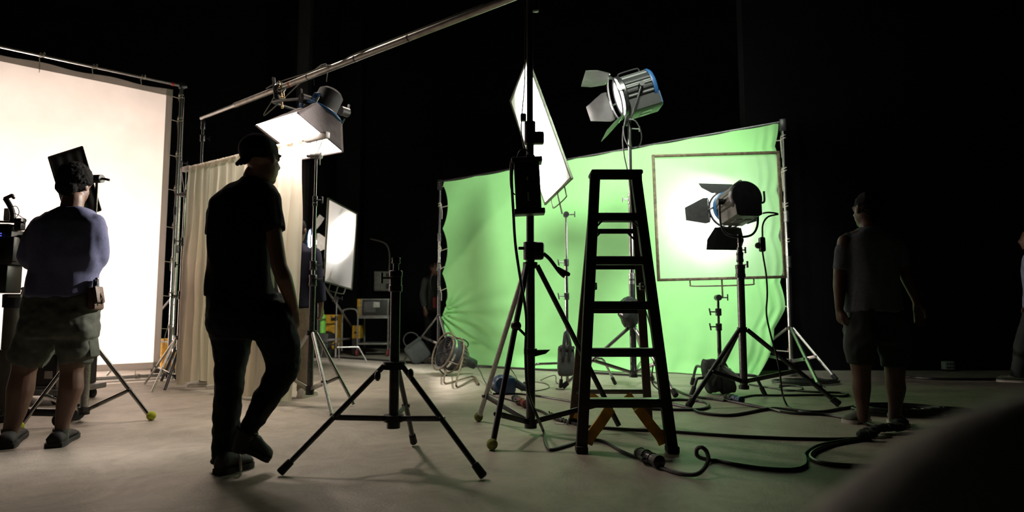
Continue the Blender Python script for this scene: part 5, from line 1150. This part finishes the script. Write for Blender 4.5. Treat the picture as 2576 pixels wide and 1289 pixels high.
for k in range(24):
    th = 2 * pi * k / 24; d = u_ * cos(th) + v_ * sin(th)
    MB().bar(bp0 - fa * 0.13 + d * R_ * 0.965, bp0 - fa * 0.235 + d * R_ * 0.80, 0.010, 0.012, hint=d).build('vent_rib', FRAMEM, bf)
for k in range(7): MB().torus(bp0 + fa * 0.012, fa, R_ * (0.16 + 0.13 * k), 0.0032, 36, 6).build('grille_ring', RUBBER, bf)
for th in (0.3, 1.87, 3.44, 5.0):
    d = u_ * cos(th) + v_ * sin(th); MB().tube(bp0 + fa * 0.016 + d * 0.03, bp0 + fa * 0.016 + d * R_ * 1.15, 0.004, n=6).build('grille_spoke', RUBBER, bf)
for k in range(5):
    th = 2 * pi * k / 5; d = u_ * cos(th) + v_ * sin(th); e = fa.cross(d)
    MB().prism([bp0 - fa * 0.03 + d * 0.04 - e * 0.02, bp0 - fa * 0.03 + d * R_ * 0.85 - e * 0.05, bp0 - fa * 0.055 + d * R_ * 0.85 + e * 0.05, bp0 - fa * 0.045 + d * 0.04 + e * 0.02], fa, 0.004).build('blade', RUBBER, bf)
MB().torus(bp0 + fa * 0.03, fa, R_ * 1.17, 0.011, 48, 8).build('guard_hoop', FRAMEM, bf); MB().torus(bp0 - fa * 0.13, fa, R_ * 1.10, 0.011, 48, 8).build('guard_hoop', FRAMEM, bf)
for th in (0.1, 2.2, 4.2):
    d = u_ * cos(th) + v_ * sin(th); MB().tube(bp0 + fa * 0.03 + d * R_ * 1.17, bp0 - fa * 0.13 + d * R_ * 1.10, 0.009, n=8).build('guard_stay', FRAMEM, bf)
q0 = at(1172, 893, BY + 0.1); MB().tube(bp0 - fa * 0.26, bp0 - fa * 0.42 - UP * 0.01, 0.075, 0.06, 20).build('motor', DRUM, bf)
MB().tube(bp0 - fa * 0.41 - UP * 0.01, bp0 - fa * 0.46 - UP * 0.012, 0.065, 0.062, 20).build('motor_cap', SATIN, bf)
hb = [bp0 - fa * 0.13 + u_ * R_ * 1.10 + v_ * 0.1, bp0 - fa * 0.26 + u_ * R_ * 1.2 + v_ * 0.1, bp0 - fa * 0.34 + u_ * R_ * 1.0 + v_ * 0.1, bp0 - fa * 0.30 + u_ * R_ * 0.5 + v_ * 0.1]
MB().path(smooth_pts(hb, 5), 0.009, 8).build('carry_handle', SATIN, bf)
hb = [bp0 - fa * 0.0 - u_ * R_ * 1.10, bp0 - fa * 0.12 - u_ * R_ * 1.3, bp0 - fa * 0.26 - u_ * R_ * 1.22, bp0 - fa * 0.29 - u_ * R_ * 0.6]
MB().path(smooth_pts(hb, 5), 0.009, 8).build('carry_handle', SATIN, bf)
side = fa.cross(UP).normalized(); 
for (a1, a2, a3, a4) in (((1122, 927), (1117, 958), (1124, 968), (1186, 948)), ((1166, 894), (1148, 962), (1152, 977), (1196, 952))):
    g0 = fl(a2[0], a3[1]); YY = g0.y
    pts = [at(*a1, BY - 0.12 if a1[0] < 1150 else BY - 0.05), at(*a2, YY), fl(*a3) + UP * 0.012, fl(a4[0], a4[1] + 6) + UP * 0.03]
    mid = (pts[0] + pts[1]) / 2
    MB().path(smooth_pts([pts[0], mid, pts[1], pts[2], pts[2].lerp(pts[3], 0.5), pts[3]], 5), 0.0105, 10).build('frame_leg', FRAMEM, bf)
e_ = fl(1196, 958) + UP * 0.03; MB().tube(fl(1188, 954) + UP * 0.03, e_, 0.013, n=10).build('frame_crossbar', FRAMEM, bf); MB().tube(e_, fl(1204, 971) + UP * 0.014, 0.014, n=10).build('frame_foot', FRAMEM, bf)

# ---------------------------------------------------------------- hand blower on the floor
lb_ = thing('hand_blower', 'blue and black hand blower lying on the floor behind the crank stand', 'blower', fl(1262, 992))
def H(px, py, dy=0.0): return at(px, py, 6.28 + dy)
BLUEPL = mat('dark_blue_plastic', (0.015, 0.045, 0.10), 0.4, 0, 0.2)
c0 = H(1260, 978); c0.z = 0.095
MB().lathe([(-0.06, 0.04), (-0.055, 0.085), (-0.02, 0.092), (0.03, 0.088), (0.06, 0.06)], c0, Vector((0.2, -1, 0.15)), 26).build('fan_housing', BLUEPL, lb_)
c1 = H(1281, 972); c1.z = 0.09; MB().box(c1, (0.13, 0.12, 0.16), None, 0.03).build('motor_body', BLUEPL, lb_)
nz0, nz1 = H(1288, 958), H(1336, 990); nz1.z = max(nz1.z, 0.045)
MB().path(smooth_pts([H(1270, 952), H(1286, 958), H(1310, 972), nz1], 5), 0.04, 14, rad=[0.05 - 0.0014 * i for i in range(16)]).build('nozzle', mat('dark_slate_plastic', (0.03, 0.042, 0.055), 0.45), lb_)
MB().path(smooth_pts([H(1246, 978), H(1243, 962), H(1250, 950), H(1262, 947), H(1274, 950)], 5), 0.017, 10).build('handle', BLUEPL, lb_)
MB().sphere(H(1243, 975), 0.035, 0.03, 0.035).build('switch_cap', SATIN, lb_)
# ---------------------------------------------------------------- cables
def cable(name, label, pts, r, group='floor cables', m=None, k=7, cat='cable'):
    P3 = []
    for p in pts:
        if len(p) == 2: P3.append(fl(*p) + UP * r)
        else: P3.append(at(*p))
    P3 = smooth_pts(P3, k)
    for p in P3: p.z = max(p.z, r)
    return setp(MB().path(P3, r, 7).build(name, m or CABLE, None, P3[0]), label, cat, group)
cable('cable', 'long black cable running straight across the floor in front of the green screen', [(700, 892), (870, 903), (1020, 913), (1140, 920), (1250, 927), (1400, 935), (1520, 943), (1640, 950)], 0.014)
bb = at(1296, 545, 4.10)
cable('cable', 'black cable dropping from the control box past the crank stand to the black connector', [(1290, 410, 4.1), (1287, 450, 4.1), (1291, 530, 4.1), (1297, 620, 4.08), (1312, 720, 4.05), (1324, 800, 4.05), (1322, 890, 4.05), (1328, 985, 4.02), (1352, 1050, 3.95), (1367, 1090), (1372, 1120), (1385, 1136), (1425, 1126), (1470, 1112), (1515, 1114), (1560, 1138), (1602, 1156)], 0.0095)
cable('cable', 'black cable looping from the black connector away to the right', [(1658, 1181), (1710, 1198), (1755, 1193, 3.14), (1780, 1165, 3.2), (1779, 1140, 3.24), (1765, 1126, 3.26), (1753, 1132, 3.28), (1757, 1150, 3.29), (1790, 1164), (1850, 1174), (1920, 1184), (1990, 1187), (2024, 1178), (2027, 1160), (2026, 1146), (2060, 1126), (2120, 1114), (2185, 1103)], 0.0105)
cable('cable', 'thick black cable curling back on itself at the right of the foreground', [(2190, 1108), (2110, 1120), (2060, 1136), (2040, 1152), (2050, 1166), (2090, 1175), (2150, 1179), (2230, 1180)], 0.012)
cable('cable', 'black cable passing under the ladder feet and on to the right', [(1337, 1032), (1365, 1040), (1396, 1058), (1430, 1066), (1470, 1076), (1560, 1084), (1680, 1090), (1800, 1099), (1950, 1107), (2080, 1110), (2170, 1108)], 0.0105)
cable('cable', 'black cable running from behind the ladder to the bundle at the right', [(1640, 962), (1690, 980), (1740, 1000), (1830, 1012), (1900, 1026), (1990, 1043), (2080, 1048), (2150, 1062), (2205, 1080)], 0.012)
cable('cable', 'black cable making a flat loop beside the right foot of the ladder', [(1640, 1033), (1700, 1035), (1760, 1034), (1783, 1026), (1770, 1015), (1725, 1010), (1690, 1010), (1668, 1016)], 0.012)
cable('cable', 'black cable bending from the flat loop out to the right foot of the dark man', [(1690, 1020), (1735, 1031), (1760, 1042), (1800, 1048), (1841, 1049), (1880, 1043), (1915, 1036), (1951, 1032), (2000, 1036), (2060, 1041), (2122, 1032), (2160, 1025)], 0.012)
cable('cable', 'thin cable looping behind the lamp that faces the sheer panel', [(1868, 1003), (1900, 998), (1965, 998), (2068, 997), (2120, 1000), (2133, 995), (2113, 991), (2065, 990), (2015, 987), (1936, 978), (1885, 970)], 0.010)
cable('cable', 'thin cable curled on the floor behind the right tripod legs', [(1960, 972), (2010, 975), (2018, 983), (1985, 986), (1958, 981), (1975, 974), (2040, 972), (2075, 976)], 0.009)
cable('fan_cable', 'thin cable from the drum fan to the hand blower', [(1192, 912, 7.95), (1208, 935, 7.6), (1218, 958, 7.2), (1228, 975), (1236, 990)], 0.0055)
cable('cable', 'thin cable from the hand blower to the red connector', [(1228, 992), (1250, 1002), (1272, 1006), (1292, 1012)], 0.007)
cable('cable', 'cable running from the hand blower behind the crank stand to the ladder', [(1240, 994), (1290, 993), (1350, 999), (1400, 1007), (1440, 1014), (1470, 1022)], 0.009)
cable('cable', 'thin wire arching behind the hand blower', [(1266, 952, 6.5), (1270, 935, 6.6), (1282, 928, 6.7), (1296, 945, 6.7), (1306, 965, 6.6), (1322, 980)], 0.005)
cable('cable', 'thin wire looping under the grey hung sandbag', [(1345, 962), (1375, 968), (1380, 978), (1350, 985), (1328, 984)], 0.005)
cable('cable', 'thin wire curling near the foot of the slim silver stand', [(1360, 958), (1395, 945, 6.9), (1400, 965), (1420, 980), (1398, 980)], 0.005)
cable('lamp_cable', 'black lead hanging from the high lamp down its stand', [(1575, 290, 6.5), (1567, 340, 6.45), (1570, 390, 6.45), (1582, 450, 6.45), (1590, 540, 6.45), (1598, 660, 6.42), (1605, 720, 6.4), (1630, 800, 6.4), (1642, 850, 6.4), (1645, 900, 6.4), (1640, 960, 6.35), (1660, 985)], 0.0075, 'lamp leads')
cable('lamp_cable', 'black lead coiled in a loop below the high lamp', [(1582, 300, 6.4), (1600, 306, 6.4), (1613, 335, 6.4), (1611, 362, 6.4), (1598, 373, 6.4), (1582, 368, 6.4), (1571, 345, 6.4), (1568, 318, 6.4)], 0.006, 'lamp leads')
cable('lamp_cable', 'black lead from the right lamp through its hand switch to the floor', [(1919, 537, 5.45), (1935, 535, 5.4), (1957, 539, 5.4), (1932, 546, 5.4), (1919, 565, 5.4), (1918, 596, 5.4), (1918, 632, 5.4), (1927, 690, 5.38), (1930, 740, 5.36), (1928, 790, 5.36), (1938, 840, 5.36), (1952, 890, 5.36), (1962, 940, 5.34), (1967, 985, 5.34), (1980, 1022), (2005, 1036), (2040, 1041)], 0.0075, 'lamp leads')
sw = thing('dimmer_switch', 'black in-line hand switch hanging on the lead of the right lamp', 'switch', at(1917, 635, 5.4))
sa, sbm = at(1916, 597, 5.39), at(1918, 634, 5.39); MB().bar(sa, sbm, 0.05, 0.055, hint=Vector((0, 1, 0)), bev=0.014).build('switch_body', BLACK, sw)
MB().lathe([(-0.01, 0.022), (-0.008, 0.026), (0.008, 0.026), (0.01, 0.022)], at(1907, 618, 5.39), (0, -1, 0), 20).build('dial', GREYMET, sw)
def connector(name, label, a, b, r, accent=None):
    a, b = fl(*a) + UP * r, fl(*b) + UP * r; L = (b - a).length; t = thing(name, label, 'connector', (a.x, a.y, 0), 'cable connectors')
    ax = b - a
    MB().lathe([(0, r * .35), (L * .06, r * .5), (L * .10, r * .75), (L * .38, r * .8), (L * .40, r), (L * .46, r), (L * .48, r * .82), (L * .50, r * .82)], a, ax, 22).build('plug', BLACK, t)
    MB().lathe([(L * .50, r * .9), (L * .54, r * .95), (L * .56, r * .84), (L * .84, r * .8), (L * .86, r * .95), (L * .96, r * .95), (L, r * .4)], a, ax, 22).build('socket', accent or SATIN, t)
    n = ax.normalized().cross(UP)
    MB().bar(a.lerp(b, .42) + n * r * 0.95 + UP * 0.0, a.lerp(b, .62) + n * r * 1.0, r * 0.8, r * 0.3, bev=0.002).build('lid', SATIN, t)
    for k in (0.2, 0.7): MB().torus(a.lerp(b, k), ax, r * .86, r * .07, 22, 6).build('grip_ridge', SATIN, t)
    return t
connector('cable_connector', 'black plug and socket joined on the foreground floor right of the ladder', (1600, 1154), (1662, 1183), 0.036)
connector('cable_connector', 'plug with a red sleeve on the floor left of the crank stand foot', (1290, 1010), (1326, 1029), 0.036, mat('dull_red_plastic', (0.16, 0.03, 0.025), 0.4))
connector('cable_connector', 'blue plug lying on the floor under the right tripod', (1822, 1007), (1868, 1018), 0.034, BLUEPL)
cable('plug_lead', 'black strap end lying left of the blue plug', [(1765, 1005), (1790, 1007), (1822, 1012)], 0.012)
kn = thing('cable_knot', 'cable wound in pale wrapping tape on the floor behind the ladder', 'cable', fl(1396, 1058))
pts = []
for i in range(60):
    t = i / 59; c = fl(1380 + 50 * t, 1047 + 24 * t); a = t * 2 * pi * 7; pts.append(c + UP * (0.02 + 0.013 * cos(a)) + Vector((0.006, 0.016, 0)) * sin(a))
MB().path(pts, 0.006, 6).build('wrapping', GREYMET, kn)
bx = thing('cable_bundle', 'heap of black plugs and cable ends at the feet of the dark man', 'cables', fl(2210, 1098))
rng = random.Random(3)
for i in range(9):
    p = fl(2160 + i * 11 + rng.uniform(-5, 5), 1110 - i * 3.6 + rng.uniform(-3, 3)); a = rng.uniform(-0.5, 0.7); L = rng.uniform(0.08, 0.14)
    d = Vector((cos(a), sin(a), 0.05)); MB().lathe([(0, 0.015), (0.01, 0.025), (L * .5, 0.024), (L * .52, 0.029), (L * .65, 0.029), (L, 0.018)], p + UP * rng.uniform(0.028, 0.045), d, 14).build('plug', RUBBER, bx)
def coil(name, label, px, py, rx, ry, turns, r, seed):
    rg = random.Random(seed); c = fl(px, py); pts = []
    for i in range(turns * 22):
        a = 2 * pi * i / 22; k = 0.82 + 0.18 * sin(i * 0.09 + seed) ; pts.append(c + Vector((rx * k * cos(a) + 0.02 * sin(i * .31), ry * k * sin(a), r + r * 1.5 * (i / (turns * 22)) * turns * 0.35)))
    return setp(MB().path(smooth_pts(pts, 2), r, 6).build(name, CABLE, None, c), label, 'cable', 'cable coils')
coil('cable_coil', 'flat coil of black cable on the floor behind the dark man', 2265, 1042, 0.34, 0.20, 7, 0.012, 1)
coil('cable_coil', 'loose coil of black cable on the floor right of the dark man', 2370, 1040, 0.22, 0.13, 5, 0.010, 2)
coil('cable_coil', 'coil of cable behind the right leg of the green screen stand', 2030, 966, 0.36, 0.2, 5, 0.012, 3)
cable('cable', 'thin pale cable lying on the floor right of the coils', [(2330, 1030), (2360, 1048), (2420, 1047), (2500, 1046), (2560, 1044)], 0.008, m=GREYMET)
cable('cable', 'black cable along the floor at the far right', [(2270, 950), (2350, 957), (2450, 958), (2560, 956)], 0.014)

# ---------------------------------------------------------------- sandbags, lamp bag, socket box, tape
BAGM = mat('grey_bag_canvas', (0.085, 0.09, 0.085), 0.9, 0, 0.2, 20, 0.4, 120); BAGD = mat('dark_bag_canvas', (0.030, 0.033, 0.033), 0.9, 0, 0.3, 20, 0.4, 120)
def pillow(bm, c, sx, sy, sz, ax, seed=0.0):
    X, Y_, Z_ = ax
    bmesh.ops.create_grid; n = 16
    mb = MB.__new__(MB); mb.bm = bm; n0 = len(bm.verts); mb.sphere(c, 1, 1, 1, 20, ax)
    bm.verts.ensure_lookup_table()
    for v in list(bm.verts)[n0:]:
        q = v.co - Vector(c); a, b, d = q.dot(X), q.dot(Y_), q.dot(Z_)
        f_ = lambda t: math.copysign(abs(t) ** 0.33, t)
        a, b, d = f_(a), f_(b), f_(d); s = 1 + 0.10 * noise.noise(Vector((a * 2 + seed, b * 2, d * 2)))
        v.co = Vector(c) + X * a * sx * s * (1 - 0.12 * max(0, d)) + Y_ * b * sy * s * (1 - 0.35 * d * d * 0.6) + Z_ * d * sz * s
bgp = at(1424, 908, 6.55); bg = thing('sandbag', 'grey sandbag hung by its strap on the slim silver stand', 'sandbag', bgp, 'sandbags')
bm = bmesh.new(); pillow(bm, bgp, m2(22, 6.55), 0.06, m2(38, 6.55), (Vector((1, 0, 0)), Vector((0, 1, 0)), UP)); mb = MB.__new__(MB); mb.bm = bm; mb.build('bag', BAGM, bg)
MB().box(bgp + UP * 0.135 - Vector((0, 0.065, 0)), (0.165, 0.02, 0.03), None, 0.004).build('top_flap', BAGM, bg)
MB().path(smooth_pts([bgp + Vector((-0.03, -0.08, 0.05)), bgp + Vector((-0.025, -0.075, 0.18)), bgp + Vector((0.0, -0.02, 0.29)), bgp + Vector((0.035, -0.07, 0.18)), bgp + Vector((0.03, -0.08, 0.05))], 5), 0.017, 8).build('strap', BAGD, bg)
b2 = at(1050, 886, 9.9); b2.z = max(b2.z, 0.16); bg = thing('sandbag', 'dark sandbag draped over the left green screen stand leg', 'sandbag', (b2.x, b2.y, 0), 'sandbags')
sl = Vector((0.80, 0, 0.55)).normalized(); bm = bmesh.new(); pillow(bm, b2, 0.16, 0.10, 0.17, (sl, Vector((0, 1, 0)), Vector((-sl.z, 0, sl.x))), 3); mb = MB.__new__(MB); mb.bm = bm; mb.build('bag', mat('dark_grey_bag', (0.045, 0.05, 0.05), 0.9), bg)
MB().bar(b2 + Vector((-0.16, -0.09, 0.06)), b2 + Vector((0.06, -0.09, 0.22)), 0.05, 0.015, hint=Vector((0, 1, 0)), bev=0.004).build('band', BAGD, bg); MB().torus(b2 + Vector((-0.1, 0.02, 0.18)), Vector((0, 1, 0.2)), 0.12, 0.010, 24, 8).build('strap', BAGD, bg)
for (px_, py_, sx, sz, lab, sd) in ((1797, 948, 0.085, 0.15, 'dark sandbag slumped over the low stand leg, left half', 1), (1826, 962, 0.07, 0.11, 'dark sandbag slumped over the low stand leg, right half', 5)):
    pass
b3 = at(1806, 946, 6.3); bg = thing('sandbag', 'dark sandbag slumped over the low stand under the sheer panel', 'sandbag', (b3.x, b3.y, 0), 'sandbags')
for dx, dz_, sx, sz in ((-0.065, 0.0, 0.075, 0.16), (0.075, -0.05, 0.07, 0.12)):
    bm = bmesh.new(); pillow(bm, Vector((b3.x + dx, 6.3, max(sz + 0.01, b3.z + dz_))), sx, 0.09, sz, (Vector((1, 0, 0.15)).normalized(), Vector((0, 1, 0)), Vector((-0.15, 0, 1)).normalized()), dx * 50); mb = MB.__new__(MB); mb.bm = bm; mb.build('bag_half', BAGD, bg)
MB().path(smooth_pts([Vector((b3.x - 0.08, 6.23, b3.z + 0.1)), Vector((b3.x, 6.2, b3.z + 0.17)), Vector((b3.x + 0.08, 6.23, b3.z + 0.06))], 5), 0.014, 8).build('strap', BAGD, bg)
b4 = at(1583, 786, 6.5); bg = thing('plastic_wrapped_bag', 'crumpled dark bag wrapped round the tall stand behind the ladder', 'bag', (tx, ty, b4.z - 0.17))
CRM = mat('crumpled_black_plastic', (0.03, 0.033, 0.032), 0.18, 0, 0.4, 15)
bm = bmesh.new(); ell(bm, Vector((tx - 0.03, ty, b4.z)), 0.115, 0.11, 0.17, (Vector((1, 0, 0)), Vector((0, 1, 0)), UP), 30)
for v in bm.verts:
    q = v.co - b4; k = noise.noise(Vector((q.x * 14, q.y * 14, q.z * 9))); v.co += (v.co - Vector((tx, ty, v.co.z))).normalized() * (0.03 * k + 0.012 * noise.noise(v.co * 45))
mb = MB.__new__(MB); mb.bm = bm; mb.build('wrap', CRM, bg, ang=25)
MB().torus(Vector((tx - 0.03, ty, b4.z + 0.09)), UP, 0.115, 0.008, 26, 6).build('tape_band', SATIN, bg)
sx_ = at(2385, 927, 8.72); so = thing('socket_box', 'small pale socket box on the floor at the far right', 'box', (sx_.x, 8.72, 0))
MB().box((sx_.x, 8.72, max(0.075, sx_.z)), (0.135, 0.09, 0.115), None, 0.012).build('box_body', mat('pale_socket_plastic', (0.30, 0.34, 0.30), 0.6), so); MB().box((sx_.x, 8.72, max(0.075, sx_.z) / 2 - 0.02), (0.16, 0.12, max(0.075, sx_.z) - 0.06), None, 0.004).build('box_base', SATIN, so)
for i in (-1, 0, 1):
    for j in (-1, 1): MB().box((sx_.x + i * 0.038, 8.67, max(0.075, sx_.z) + j * 0.025), (0.02, 0.012, 0.022), None, 0.004).build('outlet', SATIN, so)
tpe = fl(1412, 1067); setp(MB().box(tpe + UP * 0.002, (0.09, 0.05, 0.003), (Vector((0.9, -0.4, 0)), Vector((0.4, 0.9, 0)), UP), 0.001).build('tape_scrap', mat('paper', (0.5, 0.48, 0.45), 0.8), None, tpe), 'small scrap of pale tape on the floor behind the ladder leg', 'tape')
wp = fl(2265, 998); setp(MB().path(smooth_pts([fl(2252, 996) + UP * 0.006, fl(2262, 994) + UP * 0.012, fl(2276, 998) + UP * 0.006, fl(2278, 1000) + UP * 0.006], 4), 0.005, 6).build('litter', mat('pale_wrapper', (0.35, 0.38, 0.33), 0.6), None, wp), 'thin pale strip of litter on the floor behind the dark man', 'litter')

# ---------------------------------------------------------------- dark cloth heap close to the camera, bottom right
def heap(u, v):
    x = 0.145 + 0.58 * u; y = 0.28 + 0.30 * v
    e = min(1, u / 0.10) if u > 0 else 0; fy = sin(pi * v) ** 0.4 if 0 < v < 1 else 0
    fx = 1 if u < 0.85 else max(0, 1 - ((u - 0.85) / 0.15) ** 3)
    top = 0.625 + 0.125 * sin(min(1, u / 0.42) * pi / 2) + 0.010 * noise.noise(Vector((x * 9, y * 9, 0)))
    return Vector((x, y, top * e ** 0.35 * fy * fx if e > 0 else 0))
hp = MB().grid(heap, 60, 40).build('cloth_cover', mat('dark_grey_cover', (0.8, 0.82, 0.8), 0.95, 0, 0.15, 6, 0.2, 60), None, (0.45, 0.45, 0), ang=80)
setp(hp, 'out of focus dark grey cloth cover in the bottom right foreground', 'cover')

rb = at(1096, 762, 11.0); bgr = thing('shoulder_bag', 'small red bag at the side of the dark person beside the green screen stand', 'bag', rb)
MB().box(rb, (0.10, 0.08, 0.20), None, 0.03).build('bag_body', mat('red_nylon', (0.14, 0.012, 0.01), 0.8), bgr)
MB().path(smooth_pts([rb + Vector((-0.05, 0, 0.14)), rb + Vector((-0.09, 0, 0.36)), rb + Vector((-0.03, 0.03, 0.52))], 5), 0.010, 8).build('strap', SATIN, bgr)
